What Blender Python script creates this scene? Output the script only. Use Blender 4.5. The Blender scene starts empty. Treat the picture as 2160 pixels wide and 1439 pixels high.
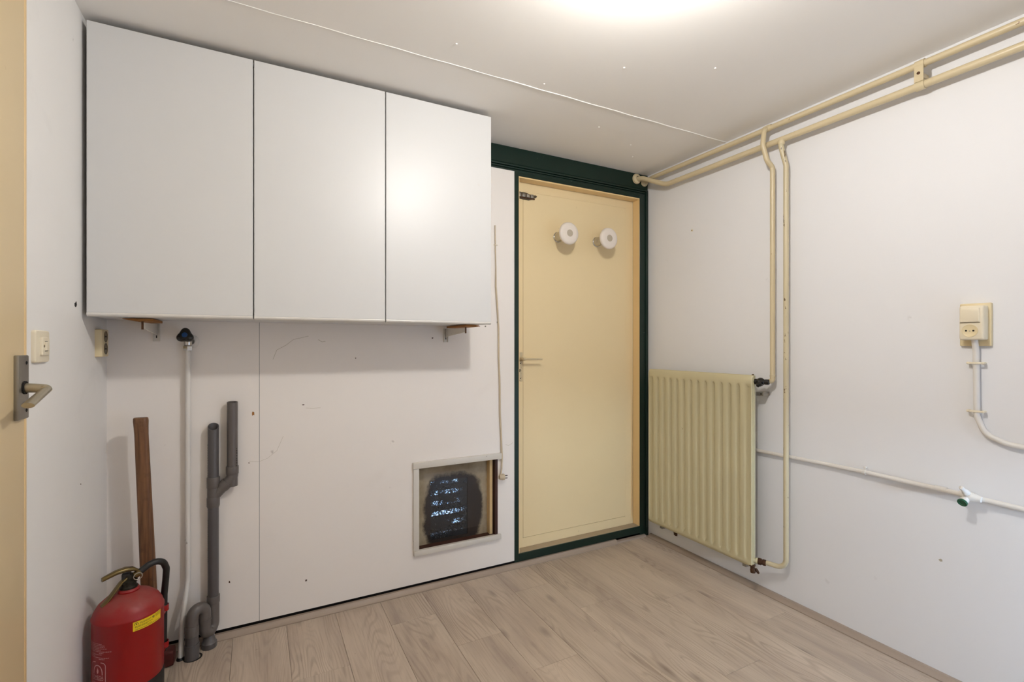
import bpy, bmesh, math, random
from mathutils import Vector, Matrix
random.seed(7)
PI = math.pi
S = bpy.context.scene
COL = S.collection

# ------------------------------------------------------------------ camera, world, light, exposure
cam_d = bpy.data.cameras.new('camera')
cam = bpy.data.objects.new('camera', cam_d)
COL.objects.link(cam)
cam_d.sensor_width = 36.0
cam_d.lens = 36.0 * 1023.0 / 2160.0
cam_d.shift_y = 7.5 / 2160.0
cam_d.clip_start = 0.02
cam.location = (-2.169, -2.299, 1.193)
cam.rotation_euler = (PI / 2, 0, -math.atan2(0.465, 0.8853))
S.camera = cam

S.view_settings.view_transform = 'Standard'
S.view_settings.look = 'None'
S.view_settings.gamma = 1.0
S.view_settings.use_curve_mapping = False
S.view_settings.exposure = 0.57

world = bpy.data.worlds.new('world')
S.world = world
world.use_nodes = True
bgn = world.node_tree.nodes['Background']
bgn.inputs['Color'].default_value = (0.38, 0.62, 1.0, 1)
bgn.inputs['Strength'].default_value = 3.0

BULB_STRENGTH = 350.0
BULB_COLOR = (1.0, 0.98, 0.95)
LAMP = Vector((-1.31, -1.48, 2.18))

# small cool lamp added outside as stand-in daylight, shining through an invented low hatch
dl = bpy.data.lights.new('added_daylight', 'AREA')
dl.shape = 'RECTANGLE'; dl.size = 0.16; dl.size_y = 0.08
dl.energy = 16.0
dl.color = (0.62, 0.80, 1.0)
dlo = bpy.data.objects.new('added_daylight', dl)
COL.objects.link(dlo)
dlo.location = (-0.50, -3.5, 0.83)
dlo.rotation_euler = (PI / 2, 0, math.radians(-14))

# ------------------------------------------------------------------ room dimensions
XL, XR = -2.665, 0.0
YB, YF = 0.0, -2.85
H = 2.25

# ------------------------------------------------------------------ materials
def lin(c):
    out = []
    for v in c:
        v = v / 255.0
        out.append(v / 12.92 if v <= 0.04045 else ((v + 0.055) / 1.055) ** 2.4)
    return tuple(out) + (1.0,)

class NT:
    def __init__(self, name):
        self.m = bpy.data.materials.new(name); self.m.use_nodes = True
        self.t = self.m.node_tree; self.n = self.t.nodes; self.l = self.t.links
        self.p = self.n['Principled BSDF']; self.out = self.n['Material Output']
    def add(self, kind, **kw):
        nd = self.n.new(kind)
        for k, v in kw.items():
            if hasattr(nd, k): setattr(nd, k, v)
        return nd
    def coord(self, kind='Object', scale=(1, 1, 1), rot=(0, 0, 0), offset=None):
        tc = self.add('ShaderNodeTexCoord'); mp = self.add('ShaderNodeMapping')
        mp.inputs['Scale'].default_value = scale; mp.inputs['Rotation'].default_value = rot
        self.l.new(tc.outputs[kind], mp.inputs['Vector'])
        if offset is not None: self.l.new(offset, mp.inputs['Location'])
        return mp.outputs['Vector']
    def wpos(self):
        g = self.add('ShaderNodeNewGeometry'); return g.outputs['Position']
    def scaled(self, vec, scale, rot=(0, 0, 0)):
        mp = self.add('ShaderNodeMapping'); mp.inputs['Scale'].default_value = scale
        mp.inputs['Rotation'].default_value = rot
        self.l.new(vec, mp.inputs['Vector']); return mp.outputs['Vector']
    def noise(self, vec, scale, detail=3, rough=0.5, dist=0.0):
        nd = self.add('ShaderNodeTexNoise'); nd.inputs['Scale'].default_value = scale
        nd.inputs['Detail'].default_value = detail; nd.inputs['Roughness'].default_value = rough
        nd.inputs['Distortion'].default_value = dist
        self.l.new(vec, nd.inputs['Vector']); return nd.outputs['Fac']
    def ramp(self, fac, stops):
        nd = self.add('ShaderNodeValToRGB'); e = nd.color_ramp.elements
        while len(e) < len(stops): e.new(0.5)
        for i, (p, c) in enumerate(stops): e[i].position = p; e[i].color = c
        self.l.new(fac, nd.inputs['Fac']); return nd.outputs['Color']
    def mix(self, fac, a, b, mode='MIX'):
        nd = self.add('ShaderNodeMix'); nd.data_type = 'RGBA'; nd.blend_type = mode
        for sock, v in ((nd.inputs['Factor'], fac), (nd.inputs[6], a), (nd.inputs[7], b)):
            if isinstance(v, (int, float)): sock.default_value = v
            elif isinstance(v, tuple): sock.default_value = v
            else: self.l.new(v, sock)
        return nd.outputs[2]
    def math(self, op, a, b=0.0, c=None):
        nd = self.add('ShaderNodeMath'); nd.operation = op
        for i, v in enumerate((a, b) if c is None else (a, b, c)):
            if isinstance(v, (int, float)): nd.inputs[i].default_value = v
            else: self.l.new(v, nd.inputs[i])
        return nd.outputs[0]
    def bump(self, fac, strength, dist=0.002):
        nd = self.add('ShaderNodeBump'); nd.inputs['Strength'].default_value = strength
        nd.inputs['Distance'].default_value = dist
        self.l.new(fac, nd.inputs['Height']); self.l.new(nd.outputs['Normal'], self.p.inputs['Normal'])
    def set(self, color=None, rough=None, metal=None, spec=None):
        for key, v in (('Base Color', color), ('Roughness', rough), ('Metallic', metal), ('Specular IOR Level', spec)):
            if v is None: continue
            if isinstance(v, (int, float, tuple)): self.p.inputs[key].default_value = v
            else: self.l.new(v, self.p.inputs[key])

BW = [(0.0, (0, 0, 0, 1)), (1.0, (1, 1, 1, 1))]
def sharp(a, b): return [(a, (0, 0, 0, 1)), (b, (1, 1, 1, 1))]

def paint(name, c, rough=0.5, var=0.05, vscale=2.0, bump=0.15, bscale=180, speck=0.0, speck_c=(90, 78, 66), speck_scale=26, spec=0.4, grime=0.0, grime_c=(150, 135, 115)):
    k = NT(name); w = k.wpos(); base = lin(c)
    dark = tuple(v * (1 - var) for v in base[:3]) + (1,)
    col = k.mix(k.noise(w, vscale, 4, 0.55), dark, base)
    if grime:
        g = k.ramp(k.noise(w, 3.4, 6, 0.65, 0.6), sharp(0.60, 0.80))
        col = k.mix(k.math('MULTIPLY', g, grime), col, lin(grime_c))
    if speck:
        v = k.add('ShaderNodeTexVoronoi'); v.inputs['Scale'].default_value = speck_scale
        k.l.new(k.mix(0.03, w, k.noise(w, 60, 2)), v.inputs['Vector'])
        d = k.ramp(v.outputs['Distance'], [(0.0, (1, 1, 1, 1)), (0.11, (0, 0, 0, 1))])
        pick = k.ramp(k.noise(w, speck_scale * 0.31, 2), sharp(0.62, 0.66))
        col = k.mix(k.math('MULTIPLY', k.math('MULTIPLY', d, pick), speck), col, lin(speck_c))
    k.set(col, rough, spec=spec)
    if bump: k.bump(k.noise(w, bscale, 3, 0.6), bump, 0.0012)
    return k.m

def plain(name, c, rough=0.5, metal=0.0, spec=0.5, var=0.08, vscale=30, bump=0.0, bscale=200):
    k = NT(name); w = k.wpos(); base = lin(c)
    col = k.mix(k.noise(w, vscale, 3), tuple(v * (1 - var) for v in base[:3]) + (1,), base)
    k.set(col, rough, metal, spec)
    if bump: k.bump(k.noise(w, bscale, 3, 0.6), bump, 0.001)
    return k.m

def chipped(name, c, chip_c, lo=0.66, hi=0.70, scale=28, rough=0.4, stretch=(1, 1, 1), bump=0.1):
    k = NT(name); w = k.wpos(); base = lin(c)
    col = k.mix(k.noise(w, 6, 4), tuple(v * 0.9 for v in base[:3]) + (1,), base)
    m = k.ramp(k.noise(k.scaled(w, stretch), scale, 5, 0.6), sharp(lo, hi))
    k.set(k.mix(m, col, lin(chip_c)), rough)
    if bump: k.bump(k.noise(w, 160, 3), bump, 0.001)
    return k.m

M = {}
M['wall'] = paint('wall_paint', (236, 235, 236), 0.55, 0.05, 1.6, 0.12, 140, speck=0.35, speck_c=(150, 140, 130), speck_scale=9)
M['wall_left'] = paint('left_wall_paint', (240, 237, 233), 0.55, 0.06, 1.4, 0.12, 140, speck=0.3, speck_scale=8, grime=0.10)
M['board'] = paint('painted_board', (246, 239, 232), 0.45, 0.05, 1.3, 0.08, 90, speck=0.55, speck_c=(120, 104, 88), speck_scale=11, grime=0.08, grime_c=(200, 186, 170))
M['ceiling'] = paint('ceiling_paint', (250, 246, 240), 0.6, 0.04, 1.2, 0.10, 120, speck=0.3, speck_c=(250, 246, 240), speck_scale=9)
M['green'] = paint('dark_green_gloss', (16, 40, 32), 0.28, 0.25, 5, 0.10, 70, speck=0.7, speck_c=(150, 160, 150), speck_scale=40)
M['yellow'] = paint('yellow_door_paint', (238, 216, 170), 0.38, 0.05, 2.2, 0.10, 90, speck=0.4, speck_c=(170, 140, 90), speck_scale=16)
M['yellow_left'] = paint('yellow_flush_door_paint', (226, 203, 160), 0.40, 0.05, 1.8, 0.08, 60, speck=0.35, speck_c=(190, 165, 120), speck_scale=18)
M['jamb'] = paint('yellow_jamb_paint', (236, 204, 148), 0.36, 0.06, 3, 0.12, 60)
M['ochre'] = plain('ochre_wood_edge', (198, 164, 104), 0.5)
M['cabinet'] = paint('white_laminate', (218, 217, 215), 0.39, 0.03, 1.1, 0.03, 220, speck=0.3, speck_c=(205, 190, 165), speck_scale=13, spec=0.5)
M['profile'] = plain('satin_edge_profile', (226, 222, 215), 0.22, 0.0, 0.6, 0.03)
M['dark'] = plain('dark_gap', (28, 25, 23), 0.9)
M['chip'] = plain('raw_chipboard', (176, 120, 62), 0.8, var=0.35, vscale=90, bump=0.4)
M['steel_white'] = chipped('white_enamelled_steel', (222, 216, 206), (120, 105, 90), 0.68, 0.72, 50)
M['pipe'] = chipped('cream_pipe_paint', (214, 197, 160), (150, 120, 84), 0.69, 0.72, 34, 0.33)
M['pipe_worn'] = chipped('worn_cream_pipe_paint', (208, 194, 160), (104, 82, 58), 0.64, 0.67, 46, 0.36, (1, 1, 0.5))
M['whitepipe'] = chipped('white_pipe_paint', (232, 227, 220), (150, 140, 128), 0.70, 0.73, 40, 0.4)
M['radiator'] = chipped('beige_radiator_enamel', (203, 193, 156), (142, 118, 84), 0.72, 0.75, 22, 0.36, (1, 1, 0.4), 0.06)
M['rust'] = plain('rusty_brass', (92, 62, 40), 0.6, 0.6, var=0.5, vscale=120, bump=0.5)
M['black_gloss'] = plain('black_painted_brass', (14, 13, 13), 0.22, 0.0, 0.6, 0.3, 60, 0.3, 150)
M['black'] = plain('black_rubber', (20, 19, 19), 0.45)
M['galv'] = plain('galvanised_steel', (176, 172, 164), 0.35, 0.9, var=0.2)
M['chrome'] = plain('dull_chrome', (204, 200, 194), 0.13, 1.0, var=0.2, vscale=60)
M['alu'] = plain('brushed_aluminium', (186, 178, 160), 0.36, 0.95, var=0.12, vscale=40)
M['alu_plate'] = plain('aluminium_plate', (156, 151, 142), 0.42, 0.9, var=0.12, vscale=40)
M['old_metal'] = chipped('worn_plated_metal', (206, 188, 152), (110, 84, 58), 0.60, 0.66, 90, 0.32)
M['brass'] = plain('tarnished_brass', (128, 110, 70), 0.34, 0.9, var=0.3, vscale=60)
M['valve_dark'] = plain('dark_valve_brass', (46, 42, 32), 0.45, 0.6, var=0.3, vscale=60)
M['cream_plastic'] = plain('cream_plastic', (236, 224, 198), 0.35, var=0.03)
M['cream_dark'] = plain('aged_cream_plastic', (228, 210, 168), 0.38, var=0.05)
M['socket_dark'] = plain('socket_recess', (112, 98, 74), 0.5)
M['porcelain'] = plain('knob_disc', (233, 222, 210), 0.35, var=0.04)
M['knob_cap'] = plain('knob_cap', (184, 172, 152), 0.45)
M['pvc'] = plain('grey_pvc', (88, 84, 84), 0.36, var=0.10, vscale=14)
M['pvc_warm'] = plain('warm_grey_pvc', (98, 91, 87), 0.38, var=0.10, vscale=14)
M['print'] = plain('black_print', (22, 20, 20), 0.6)
M['blue'] = plain('blue_disc', (18, 74, 132), 0.4)
M['greenknob'] = plain('green_knob', (10, 84, 56), 0.35)
M['red'] = None
M['yellow_sticker'] = plain('yellow_sticker', (236, 204, 20), 0.45, var=0.04)
M['label_pink'] = plain('pale_label_print', (206, 150, 150), 0.5, var=0.05)
M['cord'] = plain('beige_flex', (208, 190, 162), 0.45, var=0.06)
M['headred'] = plain('worn_red_steel', (92, 30, 24), 0.55, 0.2, var=0.5, vscale=40, bump=0.3)
M['skirt'] = plain('taupe_skirting', (164, 146, 130), 0.45, var=0.12, vscale=12)
M['sill'] = paint('dusty_sill', (176, 158, 132), 0.7, 0.2, 6, 0.2, 90, speck=0.8, speck_scale=24)
M['palewood'] = plain('pale_batten_wood', (214, 184, 132), 0.6, var=0.12)
M['brownwood'] = plain('reddish_brown_wood', (70, 38, 26), 0.6, var=0.4)
M['concrete'] = plain('outside_concrete', (150, 150, 148), 0.9)

def make_red():
    k = NT('red_enamel'); w = k.wpos()
    geo = k.add('ShaderNodeNewGeometry'); sep = k.add('ShaderNodeSeparateXYZ')
    k.l.new(geo.outputs['Normal'], sep.inputs[0])
    up = k.ramp(sep.outputs['Z'], sharp(0.25, 0.85))
    dust = k.math('MULTIPLY', up, k.math('MULTIPLY_ADD', k.ramp(k.noise(w, 14, 5, 0.6), sharp(0.30, 0.62)), 0.6, 0.1))
    k.set(k.mix(dust, lin((146, 3, 6)), lin((140, 84, 76))), k.math('MULTIPLY_ADD', dust, 0.5, 0.34))
    return k.m
M['red'] = make_red()

def make_plank():
    k = NT('grey_oak_laminate'); w = k.wpos()
    oi = k.add('ShaderNodeObjectInfo')
    rnd = oi.outputs['Random']
    off = k.add('ShaderNodeCombineXYZ')
    k.l.new(k.math('MULTIPLY', rnd, 37.0), off.inputs[0]); k.l.new(k.math('MULTIPLY', rnd, 91.0), off.inputs[1])
    k.l.new(k.math('MULTIPLY', rnd, 13.0), off.inputs[2])
    add = k.add('ShaderNodeVectorMath'); add.operation = 'ADD'
    k.l.new(w, add.inputs[0]); k.l.new(off.outputs[0], add.inputs[1])
    v = add.outputs[0]
    # cathedral grain: contour lines of a stretched noise field
    f = k.noise(k.scaled(v, (6.0, 0.9, 1)), 1.0, 2, 0.45, 0.3)
    rings = k.math('SINE', k.math('MULTIPLY', f, 190.0))
    rings = k.ramp(k.math('MULTIPLY_ADD', rings, 0.5, 0.5), [(0.0, (0, 0, 0, 1)), (0.55, (1, 1, 1, 1))])
    gate = k.ramp(k.noise(k.scaled(v, (5, 1.6, 1)), 1.2, 3), sharp(0.42, 0.66))
    fine = k.noise(k.scaled(v, (150, 5, 1)), 1.0, 4, 0.6)
    broad = k.noise(k.scaled(v, (9, 1.4, 1)), 1.0, 4, 0.6)
    base = k.ramp(broad, [(0.28, lin((166, 149, 135))), (0.5, lin((190, 173, 155))), (0.72, lin((204, 187, 168)))])
    base = k.mix(k.math('MULTIPLY', k.math('SUBTRACT', 1.0, rings), k.math('MULTIPLY', gate, 0.38)), base, lin((124, 104, 88)))
    base = k.mix(k.math('MULTIPLY', k.ramp(fine, sharp(0.50, 0.75)), 0.34), base, lin((134, 115, 99)))
    # knots
    vo = k.add('ShaderNodeTexVoronoi'); vo.inputs['Scale'].default_value = 1.0
    k.l.new(k.scaled(v, (7.5, 3.2, 1)), vo.inputs['Vector'])
    kn = k.ramp(vo.outputs['Distance'], [(0.02, (1, 1, 1, 1)), (0.17, (0, 0, 0, 1))])
    base = k.mix(k.math('MULTIPLY', kn, 0.5), base, lin((100, 84, 76)))
    tone = k.math('MULTIPLY_ADD', rnd, 0.12, 0.92)
    hsv = k.add('ShaderNodeHueSaturation'); k.l.new(base, hsv.inputs['Color']); k.l.new(tone, hsv.inputs['Value'])
    col = hsv.outputs['Color']
    # dirt crumbs and ochre stains
    d1 = k.ramp(k.noise(w, 62, 3, 0.7), sharp(0.68, 0.715)); zone = k.ramp(k.noise(w, 3.1, 2), sharp(0.46, 0.60))
    col = k.mix(k.math('MULTIPLY', k.math('MULTIPLY', d1, zone), 0.75), col, lin((84, 66, 52)))
    d2 = k.ramp(k.noise(w, 17, 4, 0.6), sharp(0.72, 0.78))
    col = k.mix(k.math('MULTIPLY', d2, 0.5), col, lin((138, 108, 60)))
    k.set(col, k.math('MULTIPLY_ADD', fine, 0.2, 0.36), spec=0.4)
    k.bump(fine, 0.08, 0.0006)
    return k.m
M['plank'] = make_plank()

def make_handle_wood():
    k = NT('oiled_hickory'); w = k.wpos()
    g = k.noise(k.scaled(w, (90, 90, 5)), 1.0, 4, 0.6)
    col = k.ramp(g, [(0.3, lin((84, 54, 32))), (0.55, lin((118, 80, 50))), (0.75, lin((138, 96, 62)))])
    d = k.ramp(k.noise(w, 22, 4, 0.65), sharp(0.55, 0.75))
    k.set(k.mix(k.math('MULTIPLY', d, 0.5), col, lin((62, 36, 20))), 0.5)
    k.bump(g, 0.15, 0.001)
    return k.m
M['hickory'] = make_handle_wood()

def make_soot():
    # cement board: a sooty rounded patch burnt round the grille opening (a stain with its own outline)
    k = NT('sooty_cement_board'); w = k.wpos()
    sep = k.add('ShaderNodeSeparateXYZ'); k.l.new(w, sep.inputs[0])
    nz = k.math('MULTIPLY_ADD', k.noise(w, 13, 6, 0.7), 0.20, -0.10)
    def axis(sock, c, h): return k.math('POWER', k.math('ABSOLUTE', k.math('DIVIDE', k.math('SUBTRACT', sock, c), h)), 3.2)
    d = k.math('ADD', axis(sep.outputs['X'], -1.272, 0.168), axis(sep.outputs['Z'], 0.338, 0.205))
    d = k.math('ADD', d, k.math('MULTIPLY', nz, 5.0))
    m = k.ramp(d, [(0.70, (1, 1, 1, 1)), (1.12, (0, 0, 0, 1))])
    base = k.ramp(k.noise(w, 9, 5, 0.6), [(0.3, lin((128, 112, 88))), (0.7, lin((172, 158, 132)))])
    k.set(k.mix(m, base, lin((36, 26, 20))), 0.9)
    k.bump(k.noise(w, 60, 4), 0.3, 0.002)
    return k.m
M['soot'] = make_soot()

def make_film():
    # torn, grimy black film in front of the grille: pin-holes let the day through
    k = NT('grimy_black_film'); w = k.wpos()
    tr = k.add('ShaderNodeBsdfTransparent'); mx = k.add('ShaderNodeMixShader')
    a = k.ramp(k.noise(w, 170, 3, 0.65), sharp(0.50, 0.60)); b = k.ramp(k.noise(w, 16, 2), sharp(0.42, 0.62))
    k.set(lin((18, 15, 14)), 0.6)
    k.l.new(k.math('MULTIPLY', a, b), mx.inputs[0])
    k.l.new(k.p.outputs[0], mx.inputs[1]); k.l.new(tr.outputs[0], mx.inputs[2])
    k.l.new(mx.outputs[0], k.out.inputs[0])
    return k.m
M['film'] = make_film()

def make_glass():
    k = NT('clear_plastic_sheet')
    k.set((0.98, 0.98, 0.97, 1), 0.06); k.p.inputs['Transmission Weight'].default_value = 1.0
    k.p.inputs['IOR'].default_value = 1.2
    tr = k.add('ShaderNodeBsdfTransparent'); mx = k.add('ShaderNodeMixShader'); mx.inputs[0].default_value = 0.975
    gl = k.add('ShaderNodeBsdfGlossy'); gl.inputs['Roughness'].default_value = 0.08
    k.l.new(gl.outputs[0], mx.inputs[1]); k.l.new(tr.outputs[0], mx.inputs[2]); k.l.new(mx.outputs[0], k.out.inputs[0])
    return k.m
M['sheet'] = make_glass()

def make_bulb():
    k = NT('lit_bulb'); e = k.add('ShaderNodeEmission')
    e.inputs['Color'].default_value = BULB_COLOR + (1,); e.inputs['Strength'].default_value = BULB_STRENGTH
    k.l.new(e.outputs[0], k.out.inputs[0]); return k.m
M['bulb'] = make_bulb()

# ------------------------------------------------------------------ mesh helpers (all shapes in world metres)
def box(bm, x0, x1, y0, y1, z0, z1, bev=0.0, seg=2):
    r = bmesh.ops.create_cube(bm, size=1.0)
    vs = r['verts']
    for v in vs:
        v.co = Vector(((x0 + x1) / 2 + v.co.x * (x1 - x0), (y0 + y1) / 2 + v.co.y * (y1 - y0), (z0 + z1) / 2 + v.co.z * (z1 - z0)))
    if bev > 0:
        es = list({e for v in vs for e in v.link_edges})
        bmesh.ops.bevel(bm, geom=es, offset=bev, segments=seg, affect='EDGES', profile=0.5)
    return vs

def B(*a, **k):
    bm = bmesh.new(); box(bm, *a, **k); return bm

def frame_axes(d):
    d = d.normalized(); up = Vector((0, 0, 1)) if abs(d.z) < 0.9 else Vector((1, 0, 0))
    a = d.cross(up).normalized(); return a, d.cross(a).normalized()

def fillet(pts, rad, n=7):
    pts = [Vector(p) for p in pts]
    if not hasattr(rad, '__len__'): rad = [rad] * len(pts)
    out = [pts[0]]
    for i in range(1, len(pts) - 1):
        p, a, b = pts[i], pts[i - 1], pts[i + 1]
        u, w = (a - p), (b - p)
        lu, lw = u.length, w.length
        u.normalize(); w.normalize()
        ang = u.angle(w)
        if rad[i] <= 0 or ang > PI - 0.02: out.append(p); continue
        t = min(rad[i] / math.tan(ang / 2), lu * 0.49, lw * 0.49)
        r = t * math.tan(ang / 2)
        c = p + (u + w).normalized() * (r / math.sin(ang / 2))
        s, e = p + u * t - c, p + w * t - c
        tot = s.angle(e); ax = s.cross(e).normalized()
        for j in range(n + 1): out.append(c + Matrix.Rotation(tot * j / n, 3, ax) @ s)
    out.append(pts[-1]); return out

def tube(bm, pts, r, seg=16, cap=True, squash=None):
    pts = [Vector(p) for p in pts]
    if not hasattr(r, '__len__'): r = [r] * len(pts)
    rings = []; prev = None
    for i, p in enumerate(pts):
        d = (pts[min(i + 1, len(pts) - 1)] - pts[max(i - 1, 0)]).normalized()
        if prev is None: a, b = frame_axes(d)
        else:
            a = (prev - d * prev.dot(d)).normalized(); b = d.cross(a)
        prev = a
        rings.append([bm.verts.new(p + (a * math.cos(2 * PI * j / seg) + b * math.sin(2 * PI * j / seg)) * r[i]) for j in range(seg)])
    for i in range(len(rings) - 1):
        for j in range(seg):
            bm.faces.new((rings[i][j], rings[i][(j + 1) % seg], rings[i + 1][(j + 1) % seg], rings[i + 1][j]))
    if cap:
        bm.faces.new(rings[0][::-1]); bm.faces.new(rings[-1])
    return rings

def T(pts, r, seg=16, fil=0, cap=True):
    bm = bmesh.new(); tube(bm, fillet(pts, fil) if fil else pts, r, seg, cap); return bm

def lathe(bm, prof, origin, axis, seg=28):
    """prof: (radius, height along axis)"""
    o = Vector(origin); d = Vector(axis).normalized(); a, b = frame_axes(d)
    rings = []
    for r, h in prof:
        if r < 1e-6: rings.append([bm.verts.new(o + d * h)]); continue
        rings.append([bm.verts.new(o + d * h + (a * math.cos(2 * PI * j / seg) + b * math.sin(2 * PI * j / seg)) * r) for j in range(seg)])
    for i in range(len(rings) - 1):
        p, q = rings[i], rings[i + 1]
        for j in range(seg):
            j2 = (j + 1) % seg
            if len(p) == 1 and len(q) == 1: continue
            if len(p) == 1: bm.faces.new((p[0], q[j2], q[j]))
            elif len(q) == 1: bm.faces.new((p[j], p[j2], q[0]))
            else: bm.faces.new((p[j], p[j2], q[j2], q[j]))
    return rings

def LA(prof, origin, axis, seg=28):
    bm = bmesh.new(); lathe(bm, prof, origin, axis, seg); return bm

def prism(bm, pts2, to3, d0, d1):
    """pts2 outline; to3(u, v, d) -> world"""
    a = [bm.verts.new(to3(u, v, d0)) for u, v in pts2]; b = [bm.verts.new(to3(u, v, d1)) for u, v in pts2]
    n = len(pts2)
    bm.faces.new(a[::-1]); bm.faces.new(b)
    for i in range(n): bm.faces.new((a[i], a[(i + 1) % n], b[(i + 1) % n], b[i]))

def PR(pts2, to3, d0, d1):
    bm = bmesh.new(); prism(bm, pts2, to3, d0, d1); return bm

def rrect(u0, u1, v0, v1, r, n=5):
    out = []
    for cx, cy, a0 in ((u1 - r, v1 - r, 0), (u0 + r, v1 - r, 90), (u0 + r, v0 + r, 180), (u1 - r, v0 + r, 270)):
        for i in range(n + 1):
            a = math.radians(a0 + 90 * i / n); out.append((cx + r * math.cos(a), cy + r * math.sin(a)))
    return out

ORG = {}
def link(name, bm, mat, origin, parent=None, smooth=35):
    o = Vector(origin)
    for v in bm.verts: v.co -= o
    bmesh.ops.recalc_face_normals(bm, faces=bm.faces)
    me = bpy.data.meshes.new(name); bm.to_mesh(me); bm.free()
    if smooth:
        for p in me.polygons: p.use_smooth = True
        me.set_sharp_from_angle(angle=math.radians(smooth))
    if mat is not None: me.materials.append(M[mat] if isinstance(mat, str) else mat)
    ob = bpy.data.objects.new(name, me); COL.objects.link(ob)
    if parent is None: ob.location = o
    else: ob.parent = parent
    ORG[ob.name] = o
    return ob

def tag(o, label=None, cat=None, group=None, kind=None):
    if label: o['label'] = label
    if cat: o['category'] = cat
    if group: o['group'] = group
    if kind: o['kind'] = kind
    return o

def thing(name, loc, label, cat, group=None):
    o = bpy.data.objects.new(name, None); COL.objects.link(o); o.location = loc
    o.empty_display_size = 0.05; ORG[o.name] = Vector(loc)
    return tag(o, label, cat, group)

def part(name, bm, mat, parent, smooth=35, label=None):
    o = link(name, bm, mat, ORG[parent.name], parent, smooth)
    if label: o['label'] = label
    return o

def single(name, bm, mat, label, cat, group=None, smooth=35):
    xs = [v.co for v in bm.verts]
    org = ((min(v.x for v in xs) + max(v.x for v in xs)) / 2, (min(v.y for v in xs) + max(v.y for v in xs)) / 2, min(v.z for v in xs))
    return tag(link(name, bm, mat, org, None, smooth), label, cat, group)

def struct(name, bm, mat, label, cat, origin=(0, 0, 0), smooth=0):
    return tag(link(name, bm, mat, origin, None, smooth), label, cat, None, 'structure')

# ================================================================== THE SETTING
# ---- floor: screed with laid planks
floor = struct('floor', B(XL - 0.15, XR + 0.15, YF - 0.15, YB + 0.15, -0.12, -0.009), 'dark', 'grey oak laminate plank floor with dirt crumbs', 'floor')
ROW = 0.197
edges = []
x = -1.2715 + ROW * 7
while x > XL - ROW: edges.append(x); x -= ROW
joints = {-1: -0.50, 0: -0.763, 1: -0.238, 2: -1.02, 3: -1.11, 4: -0.62, 5: -0.952, -2: -0.238, -3: -0.88, -4: -0.42, -5: -1.05, -6: -0.3, -7: -0.75}
known = {0: -0.763, 1: -0.238, 2: -0.50, 3: -1.11, 4: -0.62, 5: -0.952}
for x1 in edges:
    x0 = x1 - ROW
    i = round((x0 + 1.2715) / ROW)
    j0 = known.get(i, joints.get(i, -0.5))
    a, b = max(x0, XL + 0.002), min(x1, XR - 0.002)
    if b - a < 0.01: continue
    cuts = [YB - 0.004]; y = j0
    while y > YF: cuts.append(y); y -= 1.2
    cuts.append(YF + 0.004)
    for k in range(len(cuts) - 1):
        g = 0.0004
        part('plank', B(a + g, b - g, cuts[k + 1] + g, cuts[k] - g, -0.009, 0.0, bev=0.0007, seg=1), 'plank', floor, smooth=0)

# ---- ceiling: two boards with a filled joint
ceil = struct('ceiling', B(XL - 0.15, XR + 0.15, YF - 0.15, YB + 0.15, H + 0.012, H + 0.12), 'ceiling', 'off white painted board ceiling with one filled joint', 'ceiling')
part('ceiling_board', B(XL - 0.02, XR + 0.02, -0.575, YB + 0.02, H, H + 0.013), 'ceiling', ceil, 0)
part('ceiling_board', B(XL - 0.02, XR + 0.02, YF - 0.02, -0.577, H, H + 0.013), 'ceiling', ceil, 0)
bm = bmesh.new()
pts = [(XL + i * (XR - XL) / 40, -0.576 + 0.0015 * math.sin(i * 1.7), H - 0.0002) for i in range(41)]
tube(bm, pts, [0.0016 if i < 21 else 0.0026 for i in range(41)], 8)
part('joint_filler', bm, 'ceiling', ceil)
for cx_, cy_ in ((-1.14, -0.62), (-0.93, -0.86), (-0.70, -0.41), (-0.42, -0.32), (-1.55, -0.70), (-0.3, -0.2), (-0.62, -1.02)):
    part('paint_drip', LA([(0.004, 0), (0.003, -0.003), (0, -0.004)], (cx_, cy_, H), (0, 0, 1), 8), 'ceiling', ceil)

# ---- walls
bm = bmesh.new()
HX0, HX1, HZ0, HZ1 = -1.392, -1.20, 0.21, 0.495       # grille opening through the masonry
box(bm, XL - 0.15, HX0, 0.070, 0.16, -0.1, H + 0.1)
box(bm, HX1, -0.90, 0.070, 0.16, -0.1, H + 0.1)
box(bm, HX0, HX1, 0.070, 0.16, -0.1, HZ0)
box(bm, HX0, HX1, 0.070, 0.16, HZ1, H + 0.1)
box(bm, -0.90, XR + 0.15, 0.105, 0.16, -0.1, H + 0.1)
wall_back = struct('wall_back', bm, 'concrete', 'back wall clad in white painted boards beside the yellow door', 'wall')
VX0, VX1, VZ0, VZ1 = -1.476, -1.046, 0.190, 0.597     # hatch opening cut in the cladding
part('cladding_board', B(XL - 0.02, -2.1619, 0.0, 0.014, 0.032, H + 0.012), 'board', wall_back, 0)
bm = bmesh.new()
def ring_board(bm, x0, x1, z0, z1, hx0, hx1, hz0, hz1, y0, y1):
    for y in (y0, y1): pass
    def loop(y): return ([bm.verts.new((px, y, pz)) for px, pz in ((x0, z0), (x1, z0), (x1, z1), (x0, z1))], [bm.verts.new((px, y, pz)) for px, pz in ((hx0, hz0), (hx1, hz0), (hx1, hz1), (hx0, hz1))])
    o0, i0 = loop(y0); o1, i1 = loop(y1)
    for k in range(4):
        n = (k + 1) % 4
        bm.faces.new((o0[k], o0[n], i0[n], i0[k])); bm.faces.new((o1[k], i1[k], i1[n], o1[n]))
        bm.faces.new((o0[k], o1[k], o1[n], o0[n])); bm.faces.new((i0[k], i0[n], i1[n], i1[k]))
ring_board(bm, -2.1605, -0.947, 0.032, 2.124, VX0, VX1, VZ0, VZ1, 0.0, 0.014)
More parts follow.
